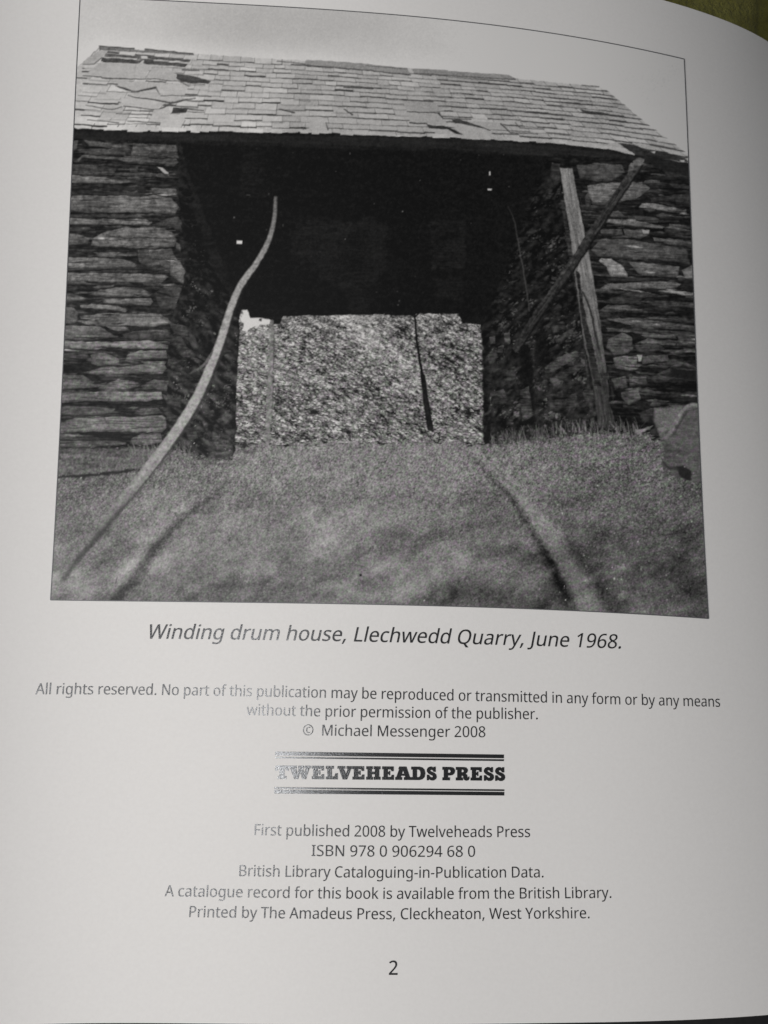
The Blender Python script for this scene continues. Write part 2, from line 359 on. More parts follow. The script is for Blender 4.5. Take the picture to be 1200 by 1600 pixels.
# facing half of the book, rising from the gutter
gut = surf(np.full(1, PAGE_S1), 0.0)[0]
def facing(u, v, lift):
    # u runs from the gutter outwards
    base = surf(np.full(u.shape, PAGE_S1), v)
    rise = 15 * (1 - np.exp(-u / 26.0)) - 0.012 * u
    return np.stack([base[..., 0] + 0.4 + u * 0.985, v + 0*u, base[..., 2] + rise + lift], -1)
V, F = slab(0, 190, PAGE_V0 + 0.4, PAGE_V1 - 0.4, lambda u, v: facing(u, v, -0.1), lambda u, v: facing(u, v, -7 - 4*np.clip(u/40, 0, 1)))
facing_page = mesh_object('facing_page_block', V, F, paper_mat, book, smooth=False)
V, F = slab(0, 195, PAGE_V0 - 5, PAGE_V1 + 1.6, lambda u, v: facing(u, v, -7.4 - 4*np.clip(u/40, 0, 1)), lambda u, v: facing(u, v, -10.4 - 4*np.clip(u/40, 0, 1)))
mesh_object('cover', V, F, cover_mat, book)

# ------------------------------------------------------------------ lettering
GLYPHS = {}
for row in GLYPH_DATA.strip('\n').split('\n'):
    ch = row[0]
    adv, _, rest = row[1:].partition('|')
    GLYPHS[ch] = (float(adv), [[tuple(map(float, p.split(','))) for p in c.split(' ')] for c in rest.split('/')] if rest else [])

def offset_contours(cs, d):
    """Thin (d < 0) or fatten a glyph: move every outline point along its normal."""
    out = []
    for c in cs:
        keep = []
        for q in c:
            if not keep or math.hypot(q[0] - keep[-1][0], q[1] - keep[-1][1]) > 5:
                keep.append(q)
        if math.hypot(keep[0][0] - keep[-1][0], keep[0][1] - keep[-1][1]) <= 5:
            keep.pop()
        P = np.array(keep)
        a = np.roll(P, 1, 0)
        b = np.roll(P, -1, 0)
        e1 = P - a
        e2 = b - P
        e1 /= np.linalg.norm(e1, axis=1, keepdims=True) + 1e-9
        e2 /= np.linalg.norm(e2, axis=1, keepdims=True) + 1e-9
        n1 = np.stack([e1[:, 1], -e1[:, 0]], -1)
        n2 = np.stack([e2[:, 1], -e2[:, 0]], -1)
        m = n1 + n2
        L = np.maximum((m * m).sum(1, keepdims=True), 0.6)
        out.append(P + 2 * m / L * d)
    return out

def area2(P):
    P = np.asarray(P)
    x, y = P[:, 0], P[:, 1]
    return float((x * np.roll(y, -1) - y * np.roll(x, -1)).sum())

def orient(cs):
    """Outer outlines counter-clockwise, holes clockwise (by how deeply each lies inside the others)."""
    def inside(p, Q):
        c = False
        for i in range(len(Q)):
            (x1, y1), (x2, y2) = Q[i], Q[i - 1]
            if (y1 > p[1]) != (y2 > p[1]) and p[0] < (x2 - x1) * (p[1] - y1) / (y2 - y1) + x1:
                c = not c
        return c
    res = []
    for i, c in enumerate(cs):
        depth = sum(inside(c[0], q) for j, q in enumerate(cs) if j != i)
        a = area2(c)
        res.append(c if (a > 0) == (depth % 2 == 0) else c[::-1])
    return res

_tri = {}
def triangulate(key, cs):
    """Fill outlines through a flat curve once per glyph."""
    if key in _tri:
        return _tri[key]
    cu = bpy.data.curves.new('glyph', 'CURVE')
    cu.dimensions = '2D'
    cu.fill_mode = 'BOTH'
    for c in cs:
        sp = cu.splines.new('POLY')
        sp.points.add(len(c) - 1)
        for q, (x, y) in zip(sp.points, c):
            q.co = (x / 100, y / 100, 0, 1)
        sp.use_cyclic_u = True
    ob = bpy.data.objects.new('glyph', cu)
    col.objects.link(ob)
    me = bpy.data.meshes.new_from_object(ob.evaluated_get(bpy.context.evaluated_depsgraph_get()))
    V = np.array([(v.co.x * 100, v.co.y * 100) for v in me.vertices])
    F = [list(p.vertices) for p in me.polygons]
    bpy.data.objects.remove(ob)
    bpy.data.curves.remove(cu)
    bpy.data.meshes.remove(me)
    _tri[key] = (V, F)
    return V, F

INK_LIFT = 0.05
def set_line(name, body, a, b, cap_px, weight, slant=0.0, mat=None, parent=None, rise=0.0):
    """One printed line from baseline pixel a to baseline pixel b of the photograph."""
    x = 0.0
    VV, FF = [], []
    for ch in body:
        adv, cs = GLYPHS[ch]
        if cs:
            V, F = triangulate((ch, weight), offset_contours(orient(cs), weight))
            off = sum(len(q) for q in VV)
            VV.append(V + [x, 0])
            FF += [[i + off for i in f] for f in F]
        x += adv
    P = np.concatenate(VV)
    P[:, 0] += slant * P[:, 1]
    base = (P[:, 1] < 60)
    lo, hi = P[:, 0].min(), P[:, 0].max()
    t = (P[:, 0] - lo) / (hi - lo)
    (s0, s1), (v0, v1) = to_page(np.array([a[0], b[0]]), np.array([a[1], b[1]]))
    q = to_px(np.array([(s0+s1)/2, (s0+s1)/2]), np.array([v0, v0 + 1.0]))
    px_mm = abs(q[1, 1] - q[0, 1])
    k = cap_px / px_mm / 482.0
    S = s0 + t * (s1 - s0)
    W = v0 + t * (v1 - v0) + rise / px_mm * 4 * t * (1 - t) + P[:, 1] * k
    return mesh_object(name, surf(S, W, INK_LIFT), FF, mat or text_ink, parent)

# copyright sign: a ring with a small c
circ = [(math.cos(t)*243 + 250, math.sin(t)*243 + 240) for t in np.linspace(0, 2*math.pi, 40, endpoint=False)]
circ2 = [(math.cos(t)*203 + 250, math.sin(t)*203 + 240) for t in np.linspace(0, 2*math.pi, 40, endpoint=False)]
cc = [[(x*0.72 + 132, y*0.72 + 112) for x, y in c] for c in GLYPHS['c'][1]]
GLYPHS['\u00a9'] = (500.0, [circ, circ2] + cc)

LINES = [
 ('caption', 'Winding drum house, Llechwedd Quarry, June 1968.', (233, 998), (970, 1013.5), 22.5, 2.0, 0.20, 3.0),
 ('rights_line', 'All rights reserved. No part of this publication may be reproduced or transmitted in any form or by any means', (55, 1085), (1125, 1104.5), 17.2, -1.5, 0, 4.6),
 ('rights_line', 'without the prior permission of the publisher.', (385, 1117.3), (840, 1124), 17.2, -1.5, 0),
 ('copyright_line', '\u00a9  Michael Messenger 2008', (473, 1149), (758, 1152), 17.2, -1.5, 0),
 ('imprint_line', 'First published 2008 by Twelveheads Press', (397.5, 1305), (828, 1308), 17.4, -1.5, 0),
 ('imprint_line', 'ISBN 978 0 906294 68 0', (486.5, 1337.5), (742, 1338.8), 17.4, -1.5, 0),
 ('imprint_line', 'British Library Cataloguing-in-Publication Data.', (373.5, 1369), (849, 1371), 17.4, -1.5, 0),
 ('imprint_line', 'A catalogue record for this book is available from the British Library.', (257, 1400.5), (955, 1403), 17.4, -1.5, 0),
 ('imprint_line', 'Printed by The Amadeus Press, Cleckheaton, West Yorkshire.', (295.5, 1433), (921, 1434.8), 17.4, -1.5, 0),
 ('page_number', '2', (607.5, 1523), (621, 1523), 22.0, 4.0, 0),
]
TEXT_LABELS = {'caption': 'large italic caption naming the winding drum house', 'page_number': 'page number 2 at the foot of the page'}
for name, body, a, b, cap, wt, sl, *up in LINES:
    o = set_line(name, body, a, b, cap, wt, sl, parent=page, rise=up[0] if up else 0.0)
    if name in TEXT_LABELS:
        o['label'] = TEXT_LABELS[name]

# the slab-serif press name between two pairs of rules
SLAB = {
 'T': (96, [[(0,100),(96,100),(96,60),(80,60),(75,74),(66,77),(66,22),(80,22),(80,0),(16,0),(16,22),(30,22),(30,77),(21,74),(16,60),(0,60)]]),
 'W': (160, [[(0,100),(60,100),(60,80),(54,80),(63,44),(75,80),(70,80),(70,100),(112,100),(112,80),(105,80),(114,44),(124,80),(117,80),(117,100),(160,100),(160,80),(150,80),(126,0),(99,0),(84,46),(70,0),(42,0),(12,80),(0,80)]]),
 'E': (86, [[(0,100),(84,100),(84,64),(67,64),(63,76),(42,78),(42,61),(50,61),(50,68),(59,68),(59,33),(50,33),(50,41),(42,41),(42,22),(64,23),(69,38),(86,38),(86,0),(0,0),(0,22),(10,22),(10,78),(0,78)]]),
 'L': (84, [[(0,100),(56,100),(56,78),(42,78),(42,22),(60,24),(66,46),(84,46),(84,0),(0,0),(0,22),(10,22),(10,78),(0,78)]]),
 'V': (108, [[(0,100),(56,100),(56,80),(48,80),(60,40),(72,80),(64,80),(64,100),(108,100),(108,80),(98,80),(68,0),(38,0),(10,80),(0,80)]]),
 'H': (101, [[(0,100),(48,100),(48,78),(40,78),(40,60),(61,60),(61,78),(53,78),(53,100),(101,100),(101,78),(92,78),(92,22),(101,22),(101,0),(53,0),(53,22),(61,22),(61,40),(40,40),(40,22),(48,22),(48,0),(0,0),(0,22),(9,22),(9,78),(0,78)]]),
 'A': (115, [[(28,100),(80,100),(106,22),(115,22),(115,0),(62,0),(62,21),(72,21),(69,31),(44,31),(41,21),(50,21),(50,0),(0,0),(0,22),(8,22),(28,80),(22,80)], [(49,47),(64,47),(57,70)]]),
 'D': (100, [[(0,100),(58,100),(80,94),(94,78),(100,50),(94,22),(80,6),(58,0),(0,0),(0,22),(10,22),(10,78),(0,78)], [(41,78),(52,78),(62,70),(66,50),(62,30),(52,22),(41,22)]]),
 'S': (75, [[(68,101),(68,62),(52,62),(45,73),(36,78),(29,74),(31,67),(45,61),(61,53),(72,41),(75,25),(69,8),(54,-2),(36,-2),(26,2),(20,8),(18,-1),(2,-1),(2,41),(18,41),(26,28),(37,21),(46,25),(44,33),(28,41),(12,51),(2,65),(2,80),(10,94),(26,102),(40,101),(49,94),(52,101)]]),
 'P': (92, [[(0,100),(60,100),(80,95),(91,82),(93,68),(88,52),(76,40),(58,36),(42,36),(42,22),(56,22),(56,0),(0,0),(0,22),(10,22),(10,78),(0,78)], [(42,79),(54,79),(61,68),(54,57),(42,57)]]),
 'R': (98, [[(0,100),(58,100),(76,96),(86,84),(87,70),(80,56),(70,50),(80,44),(84,32),(85,24),(88,22),(90,30),(98,30),(98,14),(90,1),(74,-2),(60,4),(54,18),(52,33),(42,36),(42,22),(52,22),(52,0),(0,0),(0,22),(10,22),(10,78),(0,78)], [(42,80),(52,80),(58,71),(52,61),(42,61)]]),
}
LOGO_X = [('T',430,451),('W',450.5,485.5),('E',487,506.5),('L',509,527.8),('V',527,551),('E',550.5,569.3),('H',572,594.5),('E',597,615.5),
          ('A',617.3,642.5),('D',642.3,664.6),('S',666.3,682.3),('P',691,710.8),('R',712,733.4),('E',735,753),('S',755.4,771.8),('S',773,789.3)]
def logo_y(x, y0, y1):
    return y0 + (y1 - y0) * (x - 429) / 359.0
VV, FF = [], []
off = 0
for ch, xa, xb in LOGO_X:
    w, cs = SLAB[ch]
    V, F = triangulate(('slab', ch), orient([list(c) for c in cs]))
    X = xa + (xb - xa) * V[:, 0] / w
    Y = logo_y(X, 1217.0, 1220.0) - V[:, 1] / 100.0 * 21.0
    s, v = to_page(X, Y)
    VV.append(surf(s, v, INK_LIFT))
    FF += [[i + off for i in f] for f in F]
    off += len(V)
o = mesh_object('press_lettering', np.concatenate(VV), FF, logo_ink, page)
o['label'] = 'heavy slab serif press name, its left letters bleached by glare'
for ya, yb, x0, x1, z0, z1 in ((1174.2, 1180.4, 430, 787.2, 1179.0, 1184.8), (1182.4, 1184.8, 430, 787.2, 1186.4, 1189.2),
                               (1229.8, 1232.4, 428.5, 787.8, 1233.4, 1236.0), (1233.8, 1239.8, 428.5, 787.8, 1237.4, 1243.0)):
    X = np.linspace(x0, x1, 80)
    t = (X - x0) / (x1 - x0)
    Y0, Y1 = ya + (z0 - ya) * t, yb + (z1 - yb) * t
    s, v = to_page(np.stack([X, X], 1).ravel(), np.stack([Y0, Y1], 1).ravel())
    mesh_object('press_rule', surf(s, v, INK_LIFT), grid_faces(80, 2), logo_ink, page)

# ------------------------------------------------------------------ the printed photograph
# its inks are laid down on a fine grid of the page itself; tones are what the printed picture shows
PX0, PY0, PW, PH = 64, -22, 1062, 1004
YY, XX = np.mgrid[PY0:PY0 + PH, PX0:PX0 + PW].astype(float)
fy = np.fft.fftfreq(PH)[:, None]
fx = np.fft.fftfreq(PW)[None, :]

def gnoise(sx, sy, ang=0.0):
    """Smooth random field, stretched sx by sy pixels and turned by ang degrees (unit deviation)."""
    a = math.radians(ang)
    u = fx * math.cos(a) + fy * math.sin(a)
    w = -fx * math.sin(a) + fy * math.cos(a)
    k = np.exp(-2 * math.pi**2 * ((u * sx)**2 + (w * sy)**2))
    g = np.fft.ifft2(np.fft.fft2(rng.normal(0, 1, (PH, PW))) * k).real
    return g / g.std()

grain = gnoise(0.55, 0.55)
grain2 = gnoise(1.1, 1.1)
fine = gnoise(2.0, 1.6)
blotch = gnoise(14, 9)
broad = gnoise(45, 30)
streak = 0.75*gnoise(8, 0.65, 1) + 0.65*gnoise(2.5, 0.6, 3)
streak2 = gnoise(16, 1.6, 3)
wx, wy = gnoise(2.2, 2.2), gnoise(3.0, 1.8)
wx2, wy2 = gnoise(10, 7), gnoise(10, 7)

IMG = np.full((PH, PW), 24.0)

def smooth(a, b, x):
    t = np.clip((x - a) / (b - a), 0, 1)
    return t * t * (3 - 2 * t)

def box(pts, pad):
    x0, y0 = np.min(pts, 0) - pad
    x1, y1 = np.max(pts, 0) + pad
    i0, i1 = max(0, int(y0 - PY0)), min(PH, int(y1 - PY0) + 2)
    j0, j1 = max(0, int(x0 - PX0)), min(PW, int(x1 - PX0) + 2)
    return slice(i0, max(i0, i1)), slice(j0, max(j0, j1))

def sdist(pts, sl, warp, warp2=0.0):
    warp = warp * 0.65
    X = XX[sl] + wx[sl] * warp + wx2[sl] * warp2
    Y = YY[sl] + wy[sl] * warp + wy2[sl] * warp2
    d = np.full(X.shape, 1e9)
    ins = np.zeros(X.shape, bool)
    n = len(pts)
    for i in range(n):
        x1, y1 = pts[i - 1]
        x2, y2 = pts[i]
        ex, ey = x2 - x1, y2 - y1
        L = ex * ex + ey * ey + 1e-9
        t = np.clip(((X - x1) * ex + (Y - y1) * ey) / L, 0, 1)
        d = np.minimum(d, (X - x1 - t * ex)**2 + (Y - y1 - t * ey)**2)
        if abs(ey) > 1e-9:
            c = ((y1 > Y) != (y2 > Y)) & (X < (ex) * (Y - y1) / ey + x1)
            ins ^= c
    d = np.sqrt(d)
    return np.where(ins, -d, d)

def poly(pts, tone, warp=0.9, soft=0.9, tex=0.0, rim=0.0, field=None, op=1.0, w2=0.0):
    pts = [tuple(p) for p in pts]
    sl = box(np.array(pts), 6)
    if IMG[sl].size == 0:
        return
    sd = sdist(pts, sl, warp, w2)
    soft = soft * 0.8
    al = np.clip(0.5 - sd / (2 * soft), 0, 1) * op
    val = np.full(sd.shape, float(tone))
    if tex:
        val = val * (1 + tex * (0.6 * streak[sl] + 0.5 * fine[sl] + 0.45 * blotch[sl]))
    if rim:
        ys = (YY[sl] - min(p[1] for p in pts)) / (max(p[1] for p in pts) - min(p[1] for p in pts) + 1e-6)
        e = np.clip(1 + sd / 3.2, 0, 1)
        val = val * (1 - rim * e * np.clip(ys * 1.8 - 0.45, -0.35, 1))
    if field is not None:
        val = field[sl]
    IMG[sl] = IMG[sl] * (1 - al) + val * al

def stroke(pts, widths, tone, soft=0.8, warp=0.4, op=1.0, tex=0.0):
    """Tapered line through points."""
    P = np.array(pts, float)
    w = np.interp(np.linspace(0, 1, len(P)), np.linspace(0, 1, len(widths)), widths)
    tn = np.interp(np.linspace(0, 1, len(P)), np.linspace(0, 1, len(tone)), tone) if isinstance(tone, (list, tuple)) else np.full(len(P), float(tone))
    ops = np.interp(np.linspace(0, 1, len(P)), np.linspace(0, 1, len(op)), op) if isinstance(op, (list, tuple)) else np.full(len(P), float(op))
    sl = box(P, max(w) + 5)
    warp = warp * 0.55
    X = XX[sl] + wx[sl] * warp
    Y = YY[sl] + wy[sl] * warp
    best = np.full(X.shape, 1e9)
    tv = np.zeros(X.shape)
    ov = np.zeros(X.shape)
    for i in range(len(P) - 1):
        e = P[i + 1] - P[i]
        t = np.clip(((X - P[i, 0]) * e[0] + (Y - P[i, 1]) * e[1]) / (e @ e + 1e-9), 0, 1)
        d = np.hypot(X - P[i, 0] - t * e[0], Y - P[i, 1] - t * e[1]) - (w[i] + (w[i + 1] - w[i]) * t) / 2
        m = d < best
        best = np.where(m, d, best)
        tv = np.where(m, tn[i] + (tn[i + 1] - tn[i]) * t, tv)
        ov = np.where(m, ops[i] + (ops[i + 1] - ops[i]) * t, ov)
    al = np.clip(0.5 - best / (2 * soft), 0, 1) * ov
    if tex:
        tv = tv * (1 + tex * (0.7 * fine[sl] + 0.5 * grain2[sl]))
    IMG[sl] = IMG[sl] * (1 - al) + tv * al

def spline(pts, n=60):
    """Catmull-Rom through the traced points."""
    P = np.array(pts, float)
    P = np.concatenate([[2*P[0] - P[1]], P, [2*P[-1] - P[-2]]])
    out = []
    m = len(P) - 3
    for i in range(m):
        for t in np.linspace(0, 1, max(2, n // m), endpoint=False):
            a, b, c, d = P[i:i+4]
            out.append(0.5 * (2*b + (c-a)*t + (2*a-5*b+4*c-d)*t*t + (3*b-a-3*c+d)*t**3))
    out.append(P[-2])
    return np.array(out)

def Z(x0, y0, k=3.75):
    return lambda *p: [(x0 + a / k, y0 + b / k) for a, b in p]

# --- sky
sky = 186 - 8*smooth(100, 420, XX)*smooth(160, 30, YY)*smooth(760, 480, XX) + 3*smooth(600, 900, XX)
sky = sky - 13 * np.exp(-((XX - 455)/150)**2 - ((YY - 38)/46)**2) - 6*np.exp(-((XX - 330)/90)**2 - ((YY - 28)/40)**2)
sky = sky - 22 * smooth(760, 1060, XX) + 1.6*broad + 0.8*blotch
sky = sky + 9*np.exp(-((YY - np.interp(XX, [120, 155, 940, 1075], [100, 72, 135, 245]))/18)**2)
IMG[:] = sky

# --- roof: courses of slates from ridge to eave
RX = [112, 155, 230, 300, 400, 475, 640, 700, 800, 860, 935, 1000, 1080]
RY = [70, 72, 79, 84, 91, 95, 108, 113, 122, 129, 135.5, 143, 152]
EX = [100, 116, 165, 250, 320, 400, 520, 620, 700, 800, 860, 930, 1000, 1076]
EY = [198, 199, 203, 203, 205, 205.5, 208, 212, 213.5, 218.5, 222.5, 229, 240, 254]
def ridge(x): return np.interp(x, RX, RY)
def eave(x): return np.interp(x, EX, EY)
roof_out = [(155, 73), (300, 84), (400, 91), (477, 95), (480, 94), (640, 106), (642, 107), (800, 120), (805, 123), (935, 134.5),
            (945, 142), (1010, 195), (1072, 241), (1077, 254), (1000, 240), (930, 229), (860, 222.5), (800, 218.5), (700, 213.5),
            (620, 212), (520, 208), (400, 205.5), (320, 205), (250, 203), (165, 203), (116, 199), (119, 112), (120, 105)]
roof_tone = 171 - 17*smooth(250, 640, XX) - 8*smooth(640, 1060, XX) + 10*smooth(150, 205, YY)*smooth(520, 200, XX)
roof = roof_tone + 3.4*fine + 3.0*blotch + 2.2*streak + 2*grain2
base_roof = roof.copy()
poly(roof_out, 150, 0.5, 0.8, field=roof)
tt = [0, .075, .135, .195, .26, .325, .395, .465, .54, .615, .695, .775, .86, .935, 1.0]
def joint_dx(x):
    # sideways run of a joint per unit of fall: verges splay outwards
    return np.interp(x, [130, 330, 520, 760, 1000], [-0.75, -0.2, 0.1, 0.62, 1.25])
def joint_at(x, t0, t1, w, tone):
    ya = ridge(x) + (eave(x) - ridge(x)) * t0
    yb = ridge(x) + (eave(x) - ridge(x)) * t1
    stroke([(x, ya), (x + joint_dx(x) * (yb - ya), yb)], [w, w], tone, 0.7, 0.35, 0.75)
for r in range(len(tt) - 1):
    x = 112 + rng.uniform(0, 30)
    t0, t1 = tt[r], tt[r + 1]
    big = 0.55 + 0.45 * t1
    while x < 1085:
        wdt = rng.uniform(24, 52) * big
        jog = rng.normal(0, 0.055) * (1.4 if x < 330 else 0.8)
        xa, xb = x, min(x + wdt, 1090)
        xm = np.linspace(xa, xb, 6)
        H = eave(xm) - ridge(xm)
        slope = rng.normal(0, 0.012)
        yb = ridge(xm) + H * (t1 + jog * (t1 - t0) * 2.2) + (xm - xa) * slope
        ya = ridge(xm) + H * t0
        dxs = joint_dx(xm)
        # tone of this slate
        q = [(px, py) for px, py in zip(xm, ya)] + [(px + d*(y2 - y1), y2) for px, y1, y2, d in zip(xm[::-1], ya[::-1], yb[::-1], dxs[::-1])]
        tone = base_roof[int(np.clip(ya[2] - PY0, 0, PH-1)), int(np.clip(xm[2] - PX0, 0, PW-1))] + rng.normal(-1, 5.5)
        if t1 < 0.999:
            poly(q, tone, 0.5, 0.8, tex=0.012, op=0.75)
            lw = abs(rng.normal(1.5, 0.8)) + 0.7
            stroke([(px + d*(y2 - y1), y2) for px, y1, y2, d in zip(xm, ya, yb, dxs)], [lw * rng.uniform(0.5, 1), lw], rng.uniform(38, 72), 0.7, 0.3, rng.uniform(0.8, 1.0))
        joint_at(xb, t0, t1, rng.uniform(0.6, 1.3), rng.uniform(60, 105))
        x = xb
# sky again beyond the verges
sky_l = [(60, -30), (60, 150), (119.5, 106), (155, 74), (155, 71), (300, 82.5), (400, 89.5), (478, 93.5), (480, 92.5), (640, 104.5), (642, 106), (805, 119.5), (808, 122), (936, 133.5),
         (948, 141), (1012, 194), (1074, 240), (1140, 292), (1140, -30)]
poly(sky_l, 180, 0.45, 0.9, field=sky)
# ridge slabs and gaps near the left gable
a = Z(130, 60, 6.0)
poly(a((150, 72), (480, 95), (480, 108), (570, 112), (580, 98), (1030, 140), (1040, 158), (160, 112)), 108, 0.4, 0.8, tex=.06)
stroke(a((150, 72), (480, 97)), [1.6, 1.4], 62)
stroke(a((580, 100), (1030, 146)), [1.7, 1.5], 70)
stroke(a((155, 75), (158, 115)), [1.4, 1.4], 70)
poly(a((150, 118), (230, 120), (120, 240), (0, 240), (-40, 250)), 152, 0.4, 0.8, tex=.03)
stroke(a((0, 242), (100, 245), (180, 180)), [1.6, 1.2], 86)
poly(a((215, 142), (540, 165), (540, 190), (205, 172)), 88, 0.6, 0.9, tex=.1)
poly(a((180, 180), (560, 208), (520, 240), (170, 212)), 72, 0.7, 0.9, tex=.12)
poly(a((600, 165), (1010, 200), (1000, 222), (605, 192)), 74, 0.6, 0.9, tex=.1)
poly(a((570, 205), (980, 240), (960, 268), (565, 245)), 68, 0.7, 0.9, tex=.12)
poly(a((170, 222), (500, 238), (540, 228), (650, 262), (570, 372), (170, 366), (10, 345)), 158, 0.4, 0.9, tex=.02)
stroke(a((495, 245), (475, 372)), [0.6, 0.6], 140)
poly(a((650, 278), (790, 285), (880, 350), (870, 388), (590, 368)), 152, 0.4, 0.9, tex=.025)
stroke(a((650, 278), (585, 370)), [0.8, 0.8], 125)
stroke(a((0, 350), (165, 362), (180, 374), (460, 380), (720, 382)), [1.4, 2.2, 1.2], 74)
poly(a((880, 330), (1010, 350), (1200, 400), (1170, 425), (1010, 420), (920, 408), (880, 380)), 62, 0.5, 0.9, tex=.1)
stroke(a((930, 296), (1085, 300)), [2.2, 1.8], 80)
stroke(a((720, 388), (900, 402), (960, 430), (990, 450)), [1.6, 1.2], 84)
poly(a((310, 395), (680, 430), (660, 455), (510, 488), (420, 478), (330, 450)), 160, 0.4, 0.9, tex=.02)
stroke(spline(a((305, 445), (400, 475), (490, 497), (560, 487), (680, 462))), [1.2, 3.4, 1.6, 2.8, 3.2], 66)
poly(a((690, 450), (760, 430), (930, 420), (985, 460), (950, 530), (720, 536)), 163, 0.4, 0.9, tex=.02)
stroke(a((685, 460), (720, 538), (1060, 540), (1200, 545)), [1.8, 1.3, 1.8], 82)
poly(a((430, 530), (560, 500), (700, 505), (730, 545), (1050, 560), (800, 600), (650, 570)), 158, 0.4, 0.9, tex=.02)
poly(a((330, 580), (420, 545), (600, 572), (780, 606), (670, 668), (390, 636)), 164, 0.4, 0.9, tex=.02)
stroke(spline(a((420, 535), (520, 560), (650, 572), (820, 605), (940, 580), (1050, 562))), [1.0, 2.0, 2.6, 2.8, 1.0], 74)
stroke(spline(a((380, 634), (520, 650), (680, 670), (790, 630), (840, 600))), [1.6, 1.6, 2.6, 2.6], 76)
stroke(spline(a((25, 628), (150, 650), (270, 666), (360, 642))), [1.0, 1.6, 1.4], 78)
poly(a((845, 650), (985, 655), (960, 702), (825, 705)), 56, 0.5, 0.8, tex=.12)
stroke(a((960, 660), (1130, 678)), [2.0, 1.4], 74)
poly(a((660, 670), (800, 655), (820, 700), (720, 790), (610, 780)), 166, 0.4, 0.9, tex=.02)
poly(a((800, 712), (950, 715), (950, 760), (910, 850), (730, 850), (720, 795)), 168, 0.4, 0.9, tex=.02)
stroke(a((955, 765), (915, 850)), [1.2, 0.8], 110)
stroke(a((310, 706), (640, 716)), [1.2, 1.8], 80)
stroke(a((420, 775), (720, 792)), [1.2, 1.8], 80)
stroke(a((40, 765), (240, 780), (330, 792)), [1.2, 1.6], 82)
# ridge tile runs to the right
a = Z(380, 0)
poly(a((370, 350), (700, 372), (960, 402), (980, 440), (700, 412), (360, 378)), 128, 0.4, 0.8, tex=.03)
stroke(a((360, 380), (700, 410), (980, 440)), [1.2, 1.4, 2.2], 74)
stroke(a((720, 385), (960, 404)), [0.6, 1.4], 80)
poly(a((985, 400), (1200, 412), (1200, 440), (1000, 428)), 126, 0.4, 0.8, tex=.03)
stroke(a((1000, 430), (1200, 438)), [1.4, 1.2], 80)
stroke(a((200, 358), (360, 376)), [1.4, 1.4], 86)
for q in (((930, 585), (1110, 598)), ((960, 655), (1150, 662)), ((590, 512), (760, 520)), ((210, 640), (300, 660)), ((590, 640), (640, 672))):
    stroke(a(*q), [1.6, 2.2], 62)
poly(a((930, 590), (1110, 600), (1140, 620), (1180, 650), (1060, 655), (960, 650)), 140, 0.4, 0.9, tex=.03)
poly(a((960, 660), (1140, 665), (1180, 695), (1200, 730), (1080, 725), (980, 715)), 146, 0.4, 0.9, tex=.03)
stroke(a((1150, 665), (1170, 695)), [1.6, 1.2], 70)
stroke(a((975, 720), (1075, 724)), [2.2, 1.8], 58)
poly(a((1070, 730), (1200, 742), (1200, 758), (1090, 752)), 52, 0.5, 0.8)
stroke(a((485, 720), (500, 772)), [1.2, 1.6], 70)
poly(a((390, 712), (480, 715), (495, 775), (380, 775)), 154, 0.4, 0.9, tex=.02)
# right half oddities
a = Z(680, 40)
poly(a((0, 262), (430, 288), (470, 312), (420, 312), (0, 288)), 122, 0.4, 0.8, tex=.03)
stroke(a((0, 288), (200, 302), (470, 316)), [1.2, 1.4, 1.8], 70)
stroke(a((860, 350), (960, 358)), [2.0, 1.4], 84)
poly(a((940, 365), (965, 362), (972, 378), (945, 378)), 178, 0.3, 0.7)
poly(a((845, 490), (1020, 518), (1010, 528), (870, 515)), 62, 0.5, 0.9, tex=.1)
poly(a((95, 552), (135, 548), (330, 608), (320, 616), (240, 600), (120, 574)), 56, 0.5, 0.8, tex=.1)
poly(a((90, 580), (130, 572), (300, 608), (350, 650), (180, 655)), 152, 0.4, 0.9, tex=.02)
poly(a((185, 560), (380, 570), (430, 600), (320, 612)), 146, 0.4, 0.9, tex=.02)
poly(a((0, 590), (75, 592), (165, 640), (150, 648), (70, 606), (0, 604)), 46, 0.5, 0.8, tex=.1)
poly(a((0, 606), (70, 608), (150, 650), (0, 648)), 150, 0.4, 0.9, tex=.02)
stroke(a((385, 575), (440, 628), (600, 636)), [2.0, 1.6, 1.2], 64)
stroke(a((470, 570), (500, 600), (640, 608)), [1.6, 1.2, 1.2], 68)
stroke(a((20, 515), (45, 545), (210, 550)), [2.4, 1.6, 1.2], 62)

# --- under the eave: deep shade
under = 30 + 1.6*fine + 1.2*streak2 + 0.8*blotch
eave_poly = [(60, 195)] + [(x, y + (1.4 if i % 2 else -0.6)) for i, (x, y) in enumerate(zip(EX, EY))] + [(1140, 262), (1140, 720), (60, 720)]
poly(eave_poly, 30, 0.7, 0.8, field=under)
for xx in range(118, 1070, 9):      # ragged slate tails along the eave
    xx2 = xx + rng.uniform(8, 30)
    dy = rng.uniform(0.2, 2.6) * (1.25 if xx < 330 else 1)
    if rng.random() < 0.55:
        poly([(xx, eave(xx) - 4), (xx2, eave(xx2) - 4), (xx2, eave(xx2) + dy), (xx, eave(xx) + dy)], base_roof[int(eave(xx) - PY0) - 6, int(xx - PX0)] + 4, 0.3, 0.7, tex=.02)
beam = 38 + 2.2*streak2 + 1.2*fine
poly([(116, 206), (400, 211), (700, 217), (860, 228), (1000, 246), (1080, 262), (1080, 268), (860, 244), (700, 233), (400, 222), (116, 218)], 38, 0.6, 1.6, field=beam, op=0.8)
poly([(114, 218), (860, 244), (870, 262), (760, 505), (380, 495), (280, 230)], 22, 0.8, 2.0, field=24 + 1.2*fine + 0.6*streak2)
poly([(378, 238), (414, 238), (414, 310), (376, 310)], 27, 1.8, 3.2, tex=.08)
